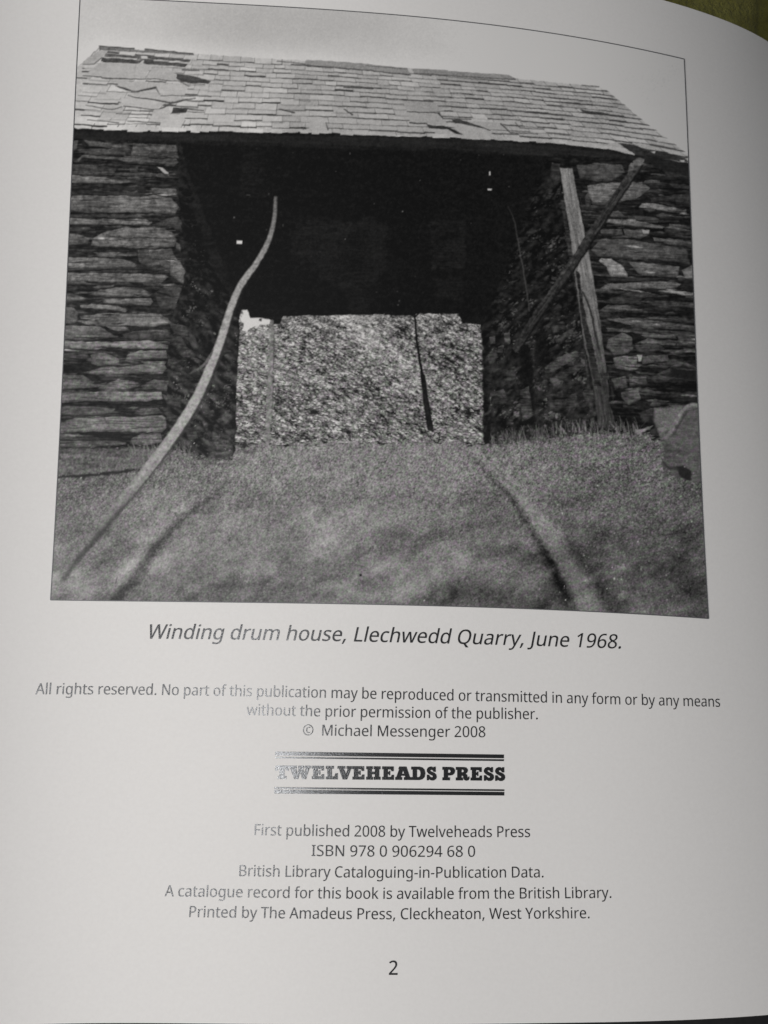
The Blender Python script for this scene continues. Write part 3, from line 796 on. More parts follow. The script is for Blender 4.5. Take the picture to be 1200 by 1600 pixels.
poly([(470, 345), (590, 345), (606, 400), (590, 440), (560, 470), (500, 440), (458, 400)], 29.5, 5.0, 9.0, tex=.08, w2=5.0)
poly([(672, 345), (728, 343), (727, 419), (674, 421)], 30, 1.6, 2.6, tex=.1)
poly([(675, 436), (726, 432), (722, 470), (690, 466)], 28, 2.5, 4.0, tex=.07)
poly([(540, 450), (590, 440), (575, 490), (545, 490)], 27, 2.5, 5.0, tex=.07)
for x, y, w, h, t in ((374, 378.5, 8.5, 5, 205), (765, 271, 2.2, 6, 170), (765, 296, 6.5, 2.5, 170), (547, 240, 1.6, 3, 70), (629, 331, 1.6, 1.6, 100), (442, 352, 1.6, 4, 60), (539, 374, 1.5, 1.5, 120), (656, 282, 1.6, 1.6, 70), (525, 268, 1.3, 1.3, 70), (388, 305, 6, 1.3, 60), (366, 340, 2, 2, 90)):
    poly([(x-w/2, y-h/2), (x+w/2, y-h/2), (x+w/2, y+h/2), (x-w/2, y+h/2)], t, 0.3, 0.7)
for k in range(26):
    x, y = rng.uniform(290, 860), rng.uniform(225, 490)
    w = rng.uniform(0.5, 1.2)
    poly([(x-w, y-w), (x+w, y-w), (x+w, y+w), (x-w, y+w)], rng.uniform(36, 66), 0.6, 0.7)

# --- walls: rough filler of thin dark slate, then the traced stones
def filler(region, n, lo, hi, ang, lw, hw, seedx):
    xs0, ys0, xs1, ys1 = region
    for k in range(n):
        x, y = rng.uniform(xs0, xs1), rng.uniform(ys0, ys1)
        L, h = rng.uniform(*lw), rng.uniform(*hw)
        a = math.radians(ang + rng.normal(0, 3))
        c, s = math.cos(a), math.sin(a)
        q = []
        for px, py in ((-L, -h*.5), (-L*.4, -h), (L*.5, -h*.8), (L, -h*.2), (L*.8, h*.7), (L*.1, h), (-L*.8, h*.7)):
            px += rng.normal(0, L*.08)
            py += rng.normal(0, h*.15)
            q.append((x + px*c - py*s, y + px*s + py*c))
        poly(q, rng.uniform(lo, hi), 0.8, 0.9, tex=.14, rim=.5)
poly([(60, 214), (278, 224), (284, 330), (290, 420), (272, 520), (262, 620), (252, 715), (60, 715)], 32, 1, 1.5, tex=.25)
filler((84, 225, 268, 700), 460, 34, 78, 1.0, (7, 34), (0.9, 3.0), 1)

def stones(tr, rows, warp=0.6, tex=.17, rim=.3, gain=1.02):
    for r in rows:
        q = tr(*r[1])
        poly(q, r[0] * gain, warp, 0.7, tex=tex, rim=rim)
        qa = np.array(q)
        (xa, ya), (xb, yb) = qa.min(0), qa.max(0)
        # bedding cracks and pale arrises along the cleavage
        for k in range(int(max(0, (xb - xa) * (yb - ya) / 260))):
            x, y = rng.uniform(xa, xb), rng.uniform(ya + 1, yb - 1)
            L = rng.uniform(.08, .35) * (xb - xa)
            x2, y2 = min(x + L, xb - 1), y + rng.normal(0, .8)
            dark = rng.random() < .62
            stroke([(x, y), ((x + x2)/2, (y + y2)/2 + rng.normal(0, .5)), (x2, y2)], [.5, 1.0, .5], r[0] * (rng.uniform(.42, .7) if dark else rng.uniform(1.15, 1.4)), .6, .6, rng.uniform(.35, .8))

A = Z(70, 190)
stones(A, [
 (64, ((150, 110), (195, 115), (190, 160), (150, 190))),
 (68, ((230, 108), (330, 120), (490, 135), (495, 165), (420, 160), (260, 140))),
 (62, ((230, 160), (330, 158), (470, 175), (478, 200), (230, 195))),
 (78, ((520, 128), (770, 140), (785, 215), (500, 208))),
 (72, ((165, 240), (225, 195), (330, 205), (480, 213), (770, 218), (785, 240), (760, 262), (620, 255), (480, 240), (420, 222), (300, 218), (225, 208), (190, 240))),
 (62, ((150, 250), (330, 252), (420, 280), (410, 305), (270, 318), (150, 315))),
 (95, ((150, 315), (300, 325), (440, 342), (508, 352), (490, 362), (300, 362), (145, 358))),
 (58, ((490, 270), (545, 265), (540, 300), (500, 300))),
 (44, ((145, 380), (400, 376), (620, 392), (640, 402), (400, 400), (145, 400))),
 (74, ((620, 390), (770, 395), (775, 430), (640, 420))),
 (48, ((145, 404), (400, 405), (640, 424), (560, 432), (145, 428))),
 (84, ((140, 440), (300, 432), (560, 442), (640, 432), (740, 450), (790, 505), (760, 542), (600, 532), (400, 535), (140, 530))),
 (60, ((140, 545), (400, 545), (560, 550), (590, 566), (400, 563), (140, 559))),
 (100, ((140, 565), (300, 572), (590, 570), (628, 590), (610, 605), (300, 602), (140, 603))),
 (60, ((640, 600), (720, 570), (780, 555), (815, 600), (800, 650), (740, 620))),
 (62, ((130, 620), (260, 620), (295, 630), (240, 645), (130, 645))),
 (88, ((280, 690), (330, 650), (470, 620), (700, 625), (745, 650), (770, 690), (760, 735), (560, 740), (360, 735), (270, 725))),
 (74, ((130, 655), (190, 660), (265, 685), (250, 715), (130, 725))),
 (74, ((762, 700), (790, 720), (797, 765), (770, 745))),
 (82, ((285, 770), (400, 765), (510, 775), (530, 785), (440, 790), (330, 795))),
 (62, ((545, 752), (740, 745), (755, 770), (770, 800), (800, 830), (820, 880), (820, 950), (790, 940), (740, 905), (720, 870), (680, 840), (600, 850), (555, 820), (545, 790))),
 (80, ((735, 795), (770, 800), (800, 830), (822, 880), (820, 955), (790, 940), (735, 895))),
 (85, ((125, 795), (350, 798), (500, 815), (540, 840), (520, 856), (350, 862), (125, 850))),
 (62, ((330, 872), (450, 868), (575, 874), (560, 882), (330, 884))),
 (94, ((120, 885), (350, 890), (680, 895), (725, 910), (680, 945), (600, 948), (350, 938), (120, 935))),
 (72, ((120, 940), (230, 938), (262, 952), (120, 955))),
 (72, ((280, 966), (410, 955), (400, 970), (300, 980))),
 (60, ((120, 962), (240, 968), (245, 985), (120, 990))),
 (82, ((245, 1018), (330, 985), (450, 970), (560, 975), (630, 1010), (610, 1025), (400, 1025))),
 (80, ((115, 1010), (180, 1015), (255, 1035), (230, 1052), (115, 1055))),
 (93, ((335, 1040), (430, 1045), (620, 1035), (635, 1055), (620, 1080), (480, 1070), (380, 1065))),
 (88, ((210, 1075), (300, 1068), (440, 1085), (487, 1105), (470, 1115), (350, 1100), (215, 1090))),
 (58, ((650, 1000), (700, 965), (790, 975), (840, 1000), (850, 1100), (800, 1110), (690, 1100), (660, 1070))),
 (74, ((110, 1085), (170, 1090), (195, 1120), (195, 1170), (170, 1185), (110, 1182))),
])
poly(A((655, 265), (690, 270), (725, 300), (730, 318), (705, 305)), 150, 0.4, 0.8)
poly(A((640, 300), (690, 312), (715, 332), (660, 325)), 70, 0.8, 1.0)
poly(A((640, 458), (700, 462), (715, 490), (650, 490)), 122, 1.6, 3.0, op=.7)
poly(A((150, 448), (225, 450), (200, 465), (150, 470)), 120, 1.2, 2.0, op=.7)
stroke(A((380, 672), (470, 685), (600, 680), (758, 690)), [1.0, 1.0], 42, 0.8)
stroke(A((660, 1000), (720, 1015), (735, 1022)), [2.4, 1.4], 26, 1.0)
stroke(A((225, 208), (330, 206), (480, 216), (620, 232), (770, 222)), [1.2, 1.0], 100, 1.0, op=.6)
stroke(A((300, 1085), (470, 1110)), [0.8, .8], 120, 0.8, op=.5)
B = Z(70, 440)
stones(B, [
 (87, ((205, 202), (340, 185), (680, 190), (720, 215), (740, 245), (640, 265), (330, 258), (300, 230), (215, 220))),
 (88, ((213, 238), (290, 225), (312, 245), (270, 256))),
 (84, ((108, 255), (250, 258), (330, 265), (380, 300), (430, 325), (330, 338), (108, 340))),
 (98, ((360, 262), (460, 265), (500, 285), (430, 290), (380, 278))),
 (62, ((520, 290), (720, 280), (740, 330), (640, 340), (470, 335), (450, 310))),
 (107, ((100, 345), (350, 355), (600, 345), (720, 370), (720, 395), (500, 390), (350, 385), (300, 398), (100, 388))),
 (60, ((100, 420), (250, 415), (255, 445), (100, 455))),
 (84, ((270, 430), (350, 415), (440, 455), (430, 485), (310, 495), (275, 480))),
 (91, ((480, 430), (560, 405), (710, 405), (718, 450), (640, 450), (540, 460), (470, 462))),
 (86, ((560, 468), (715, 465), (702, 490), (590, 490))),
 (93, ((220, 535), (330, 505), (450, 500), (700, 475), (715, 510), (690, 540), (500, 540), (420, 545), (300, 545))),
 (87, ((95, 545), (230, 550), (290, 590), (272, 608), (330, 615), (95, 635))),
 (86, ((310, 625), (430, 570), (550, 590), (560, 610), (480, 635), (360, 640))),
 (72, ((560, 610), (640, 575), (780, 585), (800, 630), (760, 660), (640, 625), (580, 635))),
 (100, ((90, 650), (350, 645), (680, 645), (692, 690), (600, 700), (450, 705), (300, 700), (90, 710))),
 (80, ((90, 735), (230, 730), (410, 745), (400, 770), (280, 780), (90, 785))),
 (76, ((430, 768), (520, 775), (560, 745), (660, 740), (690, 770), (600, 785))),
 (88, ((460, 740), (550, 732), (530, 748))),
 (93, ((85, 830), (180, 800), (300, 790), (490, 795), (690, 785), (730, 830), (690, 880), (510, 880), (400, 880), (190, 880), (85, 892))),
 (66, ((80, 900), (200, 890), (330, 915), (350, 925), (80, 930))),
 (81, ((80, 936), (300, 930), (440, 935), (480, 945), (430, 960), (250, 970), (80, 972))),
 (86, ((505, 920), (560, 895), (680, 890), (690, 940), (600, 960), (500, 950))),
], tex=.16)
poly(B((195, 884), (330, 880), (430, 898), (430, 915), (330, 912), (210, 900)), 30, 0.8, 1.4)
stroke(B((350, 800), (360, 830), (600, 835), (700, 828)), [0.9, .9], 48, 0.9, op=.7)
stroke(B((510, 860), (690, 850)), [1.2, .8], 40, 0.9)
for k in range(45):
    x, y = rng.uniform(88, 250), rng.uniform(600, 690)
    L = rng.uniform(8, 40)
    stroke([(x, y), (x + L, y + rng.normal(0, 1))], [0.7, .5], rng.uniform(38, 60), 0.7, 0.6, 0.55)

def ledges(xl, xr, y0, y1, n, ang):
    for k in range(n):
        y = rng.uniform(y0, y1)
        x = rng.uniform(xl(y), xr(y) - 8)
        L = min(rng.uniform(8, 60), xr(y) - x)
        d = math.tan(math.radians(ang + rng.normal(0, 1.5)))
        i, j = int(np.clip(y - PY0, 0, PH-1)), int(np.clip(x + L/2 - PX0, 0, PW-1))
        here = IMG[i, j]
        if rng.random() < .5:
            stroke([(x, y), (x + L*.5, y + L*.5*d + rng.normal(0, .6)), (x + L, y + L*d)], [.5, rng.uniform(.9, 2.0), .5], 24, .55, .7, rng.uniform(.6, 1))
        else:
            h = rng.uniform(.7, 1.8)
            poly([(x, y), (x + L*.3, y - h), (x + L*.8, y - h*.7 + L*.8*d), (x + L, y + L*d), (x + L*.6, y + h*.6 + L*.6*d), (x + L*.1, y + h*.5)], np.clip(here*1.25 + 16, 44, 112), .7, .7, tex=.25, op=.8)
ledges(lambda y: 84, lambda y: float(np.interp(y, [224, 330, 420, 520, 700], [276, 278, 282, 262, 250])), 250, 695, 100, 0.6)

# the reveal of the left pier: small rough stones in shade
jamb = [(279, 226), (286, 232), (300, 330), (322, 400), (345, 440), (372, 480), (380, 492), (374, 520), (372, 560), (370, 620), (366, 690), (362, 720), (316, 721), (300, 706),
        (256, 690), (262, 610), (264, 540), (268, 500), (282, 460), (290, 420), (284, 360), (280, 300)]
jf = 29 + 14*smooth(430, 640, YY) + (5 + 12*smooth(420, 600, YY))*gnoise(4.5, 2.2, 35) + 4*fine
jf = jf - 7*smooth(290, 360, XX)*smooth(560, 420, YY)
poly(jamb, 30, 1.4, 1.0, field=np.clip(jf, 20, 80))
for k in range(230):
    y = rng.uniform(300, 712)
    xl = np.interp(y, [226, 420, 500, 610, 700], [281, 292, 272, 266, 262])
    xr = np.interp(y, [226, 330, 440, 490, 720], [285, 298, 342, 374, 362])
    x = rng.uniform(xl, xr)
    L, h = rng.uniform(3, 11), rng.uniform(1.5, 4.5)
    a0 = math.radians(rng.normal(28, 18))
    c, s = math.cos(a0), math.sin(a0)
    q = [(x + px*c - py*s, y + px*s + py*c) for px, py in ((-L, 0), (-L*.4, -h), (L*.6, -h*.7), (L, h*.3), (L*.3, h))]
    poly(q, (26 + 34*smooth(330, 640, y)) * rng.uniform(.55, 1.15), 1.0, 1.0, tex=.2, rim=.5)
sl = box(np.array(jamb), 0)
spk = gnoise(0.9, 0.7, 20) + 0.9*gnoise(5, 4)
IMG[sl] += (spk[sl] > 2.25) * smooth(300, 420, YY[sl]) * (XX[sl] < np.interp(YY[sl], [226, 330, 440, 490, 720], [280, 296, 340, 372, 362])) * (XX[sl] > np.interp(YY[sl], [226, 420, 500, 610, 700], [283, 294, 274, 268, 264])) * (28 + 14*gnoise(3, 3)[sl])
stones(B, [(58, ((720, 240), (840, 265), (850, 330), (760, 300))), (54, ((720, 340), (800, 330), (845, 400), (770, 400))), (60, ((720, 430), (760, 460), (800, 500), (740, 520))),
           (62, ((690, 660), (790, 690), (800, 740), (720, 720))), (60, ((690, 740), (780, 790), (730, 830))), (56, ((820, 860), (880, 850), (900, 920), (840, 930))),
           (62, ((985, 880), (1030, 900), (1010, 935), (980, 930))), (66, ((1000, 955), (1100, 950), (1095, 975), (1010, 985))), (60, ((1010, 1000), (1090, 995), (1080, 1040), (1020, 1045)))], tex=.2)

# --- view through: tip of slate waste
rub = gnoise(1.9, 0.8, 24)
rub2 = gnoise(0.95, 0.6, 12)
rub3 = gnoise(6, 3, 25)
lightness = 108 + 30*np.exp(-(((XX - 570) + (YY - 520)*-1.1)/34)**2)*smooth(640, 500, YY) + 6*smooth(690, 520, YY)*smooth(480, 380, XX)
tip = lightness + (20 - 9*np.exp(-(((XX - 570) - (YY - 520)*1.1)/36)**2)*smooth(640, 500, YY))*np.tanh(1.2*(rub*0.7 + rub2*0.75)) + 8*rub3 + 4*gnoise(14, 2.2, 14) + 3*gnoise(30, 16, 30) + 6*grain2
tip += np.where(rub + 0.5*rub2 > 1.5, 26, 0) - np.where(rub + .5*rub3 < -1.6, 24, 0)
before = IMG.copy()
opening = [(378, 484), (388, 484), (391, 497), (420, 498), (425, 503), (438, 505), (442, 494), (600, 491), (602, 493), (648, 493), (650, 490), (716, 490), (722, 505), (750, 507), (753, 520),
           (757, 560), (761, 620), (762, 650), (757, 693), (700, 692), (560, 692), (430, 696), (368, 690), (369, 640), (371, 570), (375, 520), (373, 500)]
IMG = np.clip(tip, 34, 190)
for k in range(5200):
    # broken slate sliding down the tip, each flake with its own shade and a dark underside
    x, y = rng.uniform(364, 766), rng.uniform(480, 700)
    big = 0.75 + 0.5*(y - 480)/210
    L, h = rng.gamma(3, .95)*big + 1.0, rng.uniform(.55, 1.5)*big
    a0 = math.radians(rng.normal(24 if x > 520 else 12, 15))
    c, s = math.cos(a0), math.sin(a0)
    i, j = int(y - PY0), int(x - PX0)
    base_t = tip[i, j]
    t = np.clip(rng.normal(base_t + 14, 38), 40, 190)
    q = [(x + px*c - py*s, y + px*s + py*c) for px, py in ((-L*.5, -h*.2), (-L*.1, -h*.6), (L*.5, -h*.3), (L*.45, h*.4), (-L*.2, h*.5))]
    if rng.random() < .6:
        poly([(u1 + .3, v1 + h*.8) for u1, v1 in q], rng.uniform(32, 58), .2, .6, op=.8)
    poly(q, t, .2, .55)
tip_img = np.clip(104 + (IMG - 108)*1.38 + 5*grain, 32, 196)
IMG = before
poly(opening, 110, 0.8, 0.8, field=tip_img)
poly([(379, 485), (387, 484), (391, 497), (409, 497), (424, 500), (420, 507), (408, 507), (400, 511), (390, 513), (386, 519), (378, 516), (381, 506), (376, 499), (380, 492)], 190, 0.8, 0.7)
poly([(405, 498), (409, 498), (408, 503), (404, 501)], 60, 0.5, 0.7)
poly([(420, 498), (440, 498), (438, 506), (428, 507), (425, 502)], 22, 0.6, 0.8)
stroke([(425, 503), (424, 560), (421, 620), (418, 690)], [6.5, 7.5, 8.5, 8], [104, 112, 118, 120], 1.0, 0.5, 0.85, tex=.12)
stroke([(428.5, 515), (427.5, 570), (425.5, 640)], [1.2, 1.4], 62, 0.9, 0.6, .7)
stroke([(640, 490), (648, 496), (656, 488)], [4, 2.5, 3], 24)
stroke([(648, 492), (651, 530), (658, 575), (661, 590)], [3, 3.4, 4.4, 5.5], 24, 0.8)
stroke([(661, 588), (666, 630), (672, 668)], [8, 9, 10], 28, 0.8, tex=.1)
stroke([(672, 668), (676, 674)], [6, 3], 34)

# --- right pier
poly([(862, 240), (1140, 262), (1140, 700), (755, 700), (753, 505), (800, 400), (830, 300)], 26, 1, 2, tex=.25)
filler((915, 262, 1095, 640), 330, 32, 72, 3.5, (7, 32), (0.9, 3.0), 2)
rj = 27 + 6*gnoise(5, 2, -42) + 4*fine + 10*smooth(480, 640, YY) + 6*smooth(300, 250, YY)*0
poly([(856, 250), (880, 260), (950, 680), (860, 705), (757, 694), (762, 640), (757, 560), (752, 508), (790, 420), (826, 330)], 28, 1.5, 2.5, field=np.clip(rj, 18, 70))
for k in range(240):
    y = rng.uniform(300, 690)
    x = rng.uniform(np.interp(y, [250, 330, 506, 690], [856, 826, 756, 760]), np.interp(y, [250, 690], [880, 935]))
    L, h = rng.uniform(3, 13), rng.uniform(1.2, 4)
    a0 = math.radians(rng.normal(-40, 14))
    c, s = math.cos(a0), math.sin(a0)
    q = [(x + px*c - py*s, y + px*s + py*c) for px, py in ((-L, 0), (-L*.4, -h), (L*.6, -h*.7), (L, h*.3), (L*.3, h))]
    poly(q, rng.uniform(22, 46 + 8*smooth(450, 650, y)), 1.2, 1.0, tex=.22, rim=.4)
spk = gnoise(1.2, 0.9, -35) + 1.1*gnoise(7, 5)
inside = (XX > np.interp(YY, [250, 330, 506, 690], [860, 832, 764, 766])) * (XX < np.interp(YY, [250, 690], [880, 930])) * (YY > 300) * (YY < 685)
IMG += inside * (spk > 1.9) * np.clip(17 + 12*gnoise(2, 2), 3, 50)
IMG += inside * (spk > 2.9) * 18
J = Z(703, 312, 2.844)
poly(J((310, 640), (345, 640), (372, 760), (375, 1000), (318, 1010), (308, 800)), 21, 1.0, 3.0, op=.85)
poly(J((380, 600), (420, 560), (440, 700), (420, 760), (380, 720)), 22, 1.0, 3.0, op=.7)
stones(J, [(54, ((420, 745), (480, 700), (560, 672), (585, 690), (500, 740), (435, 785))), (44, ((430, 800), (520, 750), (605, 715), (600, 740), (520, 790), (440, 830))),
           (50, ((515, 880), (560, 858), (580, 920), (530, 930))), (46, ((590, 850), (635, 840), (640, 900), (600, 910))), (48, ((430, 870), (500, 850), (505, 920), (440, 940))),
           (76, ((240, 595), (265, 590), (268, 640), (245, 650))), (74, ((176, 612), (200, 608), (202, 640), (180, 642))), (62, ((215, 650), (240, 648), (236, 682), (205, 680))),
           (52, ((160, 700), (200, 660), (215, 700), (180, 740))), (48, ((230, 760), (290, 740), (295, 800), (240, 820))), (50, ((180, 860), (240, 840), (260, 900), (200, 920))),
           (52, ((310, 850), (350, 830), (372, 960), (320, 990))), (54, ((560, 560), (540, 600), (480, 640), (470, 620))), (46, ((450, 560), (500, 540), (520, 560), (460, 600)))], tex=.25)
poly(J((445, 800), (480, 795), (490, 815), (460, 835)), 92, 1.6, 1.6, op=.7)
poly(J((582, 705), (610, 715), (612, 740), (590, 735)), 78, 1.0, 1.2)
C = Z(790, 230)
stones(C, [
 (46, ((270, 90), (320, 100), (320, 200), (290, 230), (260, 180))),
 (62, ((420, 105), (520, 95), (680, 105), (700, 150), (620, 200), (520, 200), (430, 180))),
 (54, ((465, 290), (490, 260), (500, 350), (470, 360))),
 (84, ((480, 222), (640, 210), (800, 205), (845, 240), (770, 300), (660, 325), (510, 328), (490, 290))),
 (60, ((790, 85), (900, 85), (930, 105), (900, 125), (800, 115))),
 (72, ((820, 195), (900, 195), (905, 212), (800, 215))),
 (44, ((930, 100), (1070, 110), (1075, 190), (940, 180))),
 (60, ((850, 300), (990, 292), (985, 310), (850, 318))),
 (100, ((800, 330), (860, 330), (1060, 370), (1062, 390), (850, 360), (780, 350))),
 (52, ((980, 280), (1080, 270), (1085, 340), (1000, 330))),
 (64, ((620, 375), (660, 375), (712, 415), (600, 410))),
 (92, ((590, 420), (760, 430), (930, 465), (920, 480), (700, 455), (580, 440))),
 (60, ((715, 400), (880, 410), (930, 440), (720, 420))),
 (66, ((960, 450), (1090, 465), (1090, 480), (960, 470))),
 (55, ((930, 475), (1090, 490), (1090, 520), (930, 510))),
 (72, ((550, 480), (680, 485), (690, 515), (640, 515), (560, 505))),
 (72, ((690, 482), (800, 485), (850, 500), (790, 540), (700, 518))),
 (86, ((860, 530), (1095, 555), (1090, 572), (870, 550))),
 (63, ((500, 600), (560, 540), (720, 540), (880, 570), (1060, 600), (1085, 690), (900, 660), (760, 650), (620, 640), (540, 640))),
 (99, ((560, 652), (620, 655), (690, 700), (720, 760), (610, 755), (590, 700), (545, 665))),
 (72, ((720, 670), (1020, 700), (1010, 760), (800, 750), (760, 720))),
 (78, ((1030, 722), (1095, 690), (1105, 780), (1060, 770))),
 (80, ((535, 840), (600, 800), (980, 785), (1030, 800), (1000, 820), (650, 835), (560, 850))),
 (46, ((600, 770), (960, 768), (960, 780), (600, 785))),
 (116, ((890, 840), (960, 830), (1105, 855), (1100, 868), (1000, 860))),
 (50, ((580, 900), (680, 860), (800, 840), (830, 860), (760, 920), (640, 920))),
 (68, ((560, 950), (600, 925), (700, 930), (860, 965), (850, 975), (700, 960), (570, 975))),
 (60, ((860, 900), (1105, 910), (1110, 945), (900, 940))),
 (76, ((600, 1010), (740, 1000), (1115, 1050), (1115, 1080), (900, 1060), (700, 1035))),
 (62, ((590, 1060), (960, 1075), (960, 1087), (600, 1082))),
 (74, ((790, 1100), (990, 1100), (1000, 1120), (820, 1115))),
 (80, ((760, 1152), (830, 1120), (1000, 1150), (995, 1162))),
])
poly(C((590, 575), (660, 580), (675, 618), (610, 610)), 80, 1.4, 2.2, op=.7)
poly(C((800, 482), (845, 488), (840, 505), (805, 505)), 135, .6, .9)
poly(C((960, 840), (1040, 845), (1050, 860), (970, 855)), 145, .8, 1.0, op=.8)
poly(C((740, 585), (800, 565), (810, 590), (750, 600)), 86, 1.6, 2.2, op=.6)
Dq = Z(790, 480)
stones(Dq, [
 (76, ((590, 240), (600, 190), (680, 150), (740, 175), (748, 240), (720, 270), (640, 280))),
 (62, ((1010, 170), (1120, 160), (1120, 230), (1000, 225))),
 (58, ((760, 220), (900, 215), (930, 245), (850, 270), (770, 260))),
 (78, ((630, 300), (700, 285), (770, 285), (770, 330), (800, 340), (760, 370), (650, 360))),
 (64, ((800, 287), (950, 280), (962, 315), (800, 335))),
 (76, ((960, 265), (1000, 250), (1120, 245), (1120, 262), (980, 275))),
 (62, ((620, 420), (700, 405), (715, 470), (640, 480))),
 (66, ((725, 405), (825, 410), (830, 445), (725, 462))),
 (56, ((830, 410), (960, 360), (1000, 330), (1050, 320), (1130, 360), (1130, 430), (950, 440), (880, 450))),
 (70, ((680, 500), (780, 480), (792, 540), (720, 570), (675, 530))),
 (45, ((960, 500), (1130, 490), (1135, 530), (980, 545))),
 (60, ((870, 540), (960, 550), (900, 582), (840, 580))),
 (46, ((780, 620), (860, 590), (880, 660), (800, 680))),
], tex=.18)
poly(Dq((768, 280), (800, 280), (796, 312), (780, 318)), 135, .4, .8)
poly(Dq((970, 360), (1040, 335), (1120, 375), (1120, 425), (960, 435)), 30, 1.2, 3)
ledges(lambda y: 918 + (y - 270)*.12, lambda y: 1098, 300, 620, 60, 4)
# thin hanging wire and the post with its split grain
stroke(spline(C((15, 350), (50, 430), (75, 560), (100, 700), (125, 860), (140, 960))), [1.6, 2.0, 2.2], [44, 66, 58], 0.8, .5, .85)
poly(C((322, 310), (345, 310), (385, 560), (430, 900), (470, 1300), (500, 1640), (530, 1660), (440, 1000), (400, 780), (370, 640)), 48, .6, 1.2, tex=.2)
post = C((318, 122), (390, 125), (412, 240), (440, 380), (462, 500), (490, 640), (520, 800), (545, 960), (575, 1190), (600, 1380), (606, 1500), (625, 1550), (650, 1640), (540, 1650), (525, 1500), (500, 1320), (460, 1150),
         (440, 1000), (420, 850), (400, 700), (375, 480), (345, 300))
pf = 112 - 16*smooth(380, 470, YY) - 22*smooth(470, 570, YY) - 20*smooth(570, 610, YY) + 6*gnoise(1.0, 16, -9) + 5*gnoise(.8, 5, -9) + 3*fine
poly(post, 100, .5, .9, field=pf)
stroke(C((365, 130), (380, 260), (405, 480), (420, 620)), [1.0, 1.0, .7], 70, .8, .8, .7)
stroke(C((395, 200), (425, 400)), [.9, .9], 78, .8, .6, .6)
poly(C((410, 720), (430, 740), (470, 1000), (520, 1190), (560, 1400), (520, 1400), (480, 1200), (440, 980)), 42, .8, 1.2, tex=.2)
stroke(C((450, 850), (480, 900), (510, 1010), (545, 1190)), [2.0, 3.4, 2.0], 40, .9, .8)
poly(Dq((515, 390), (600, 380), (608, 420), (530, 440)), 46, .8, 1.4, tex=.2)
for k in range(34):
    t = rng.uniform(0, 1)
    x0, y0 = 795 + (875 - 795)*0 + 878 + 66*t - 795, 270 + 390*t
    x0 = 880 + 66*t + rng.uniform(2, 20)
    L = rng.uniform(10, 40)
    stroke([(x0, y0), (x0 + L*.17, y0 + L)], [.6, .5], rng.uniform(50, 90), .7, .5, .5)
# leaning pole in front of the post
pole = spline([(999, 254), (974, 292), (948, 331), (922, 371), (896, 411), (864, 458), (831, 505), (818, 526), (806, 546)], 60)
stroke(pole, [13, 13, 15, 15, 15, 13, 11, 9], [60, 44, 42, 46, 52, 42, 38, 42, 50], .8, .9, 1, tex=.16)
stroke(pole + np.array([-4.0, -2.6]), [2, 3, 3.4, 3, 2], [70, 54, 58, 66, 54, 50, 56], 1.2, .9, .6, tex=.14)
stroke(pole + np.array([5.4, 3.8]), [2, 2.6, 3, 2], 22, 1.2, .6, .85)
for k in range(16):
    i = int(rng.integers(2, len(pole) - 12))
    o2 = rng.normal(0, 2.6, 2)
    stroke(pole[i:i + int(rng.integers(4, 11))] + o2, [.6, .9, .5], rng.choice([28, 70, 30, 76]), .6, .5, .6)
poly(C((745, 80), (775, 62), (812, 72), (818, 92), (795, 108), (755, 110)), 84, .8, 1.0, tex=.15)
poly(C((730, 95), (760, 90), (750, 130), (715, 140)), 78, .8, 1.2, tex=.15)
# loose slates over the right eave
poly(C((585, -10), (640, -5), (765, 28), (755, 46), (690, 34), (560, -5)), 152, .4, .8, tex=.03)
poly([(936, 226), (966, 222.5), (984, 229), (975, 231)], 140, .4, .8, tex=.03)
poly([(966, 224), (990, 226), (1010, 234), (1040, 238), (1070, 247), (1076, 254), (1050, 250), (1020, 247), (992, 241)], 46, .5, 1.0, tex=.12)
poly([(1016, 237), (1024, 236), (1022, 240)], 150, .4, .8)
poly([(1062, 250), (1070, 250), (1068, 256)], 165, .4, .8)
poly([(1010, 242), (1077, 256), (1079, 275), (1040, 268), (1005, 254)], 34, .8, 1.4, tex=.1)

# --- turf
gxs = np.array([80, 200, 300, 400, 500, 600, 700, 800, 900, 1000, 1110.])
gys = np.array([680, 710, 740, 780, 830, 880, 930, 985.])
gt = np.array([
 [84, 84, 88, 104, 116, 118, 116, 92, 88, 84, 76],
 [84, 88, 96, 112, 119, 120, 117, 100, 94, 88, 78],
 [88, 96, 106, 115, 119, 119, 116, 102, 92, 84, 76],
 [96, 104, 110, 112, 114, 114, 106, 94, 88, 80, 70],
 [104, 106, 106, 106, 110, 110, 104, 90, 84, 76, 68],
 [108, 104, 96, 102, 104, 106, 100, 84, 80, 74, 66],
 [104, 98, 86, 94, 100, 106, 92, 80, 78, 72, 62],
 [100, 94, 84, 96, 104, 108, 86, 76, 74, 68, 58]], float)
def bil(X, Y):
    i = np.clip(np.interp(X, gxs, np.arange(len(gxs))), 0, len(gxs) - 1.001)
    j = np.clip(np.interp(Y, gys, np.arange(len(gys))), 0, len(gys) - 1.001)
    i0, j0 = i.astype(int), j.astype(int)
    u, w = i - i0, j - j0
    u = u*u*(3-2*u)
    w = w*w*(3-2*w)
    return gt[j0, i0]*(1-u)*(1-w) + gt[j0, i0+1]*u*(1-w) + gt[j0+1, i0]*(1-u)*w + gt[j0+1, i0+1]*u*w
near0 = smooth(760, 900, YY)*smooth(900, 500, XX)
turf = bil(XX, YY)*1.02 + 6*near0
near = smooth(700, 900, YY)
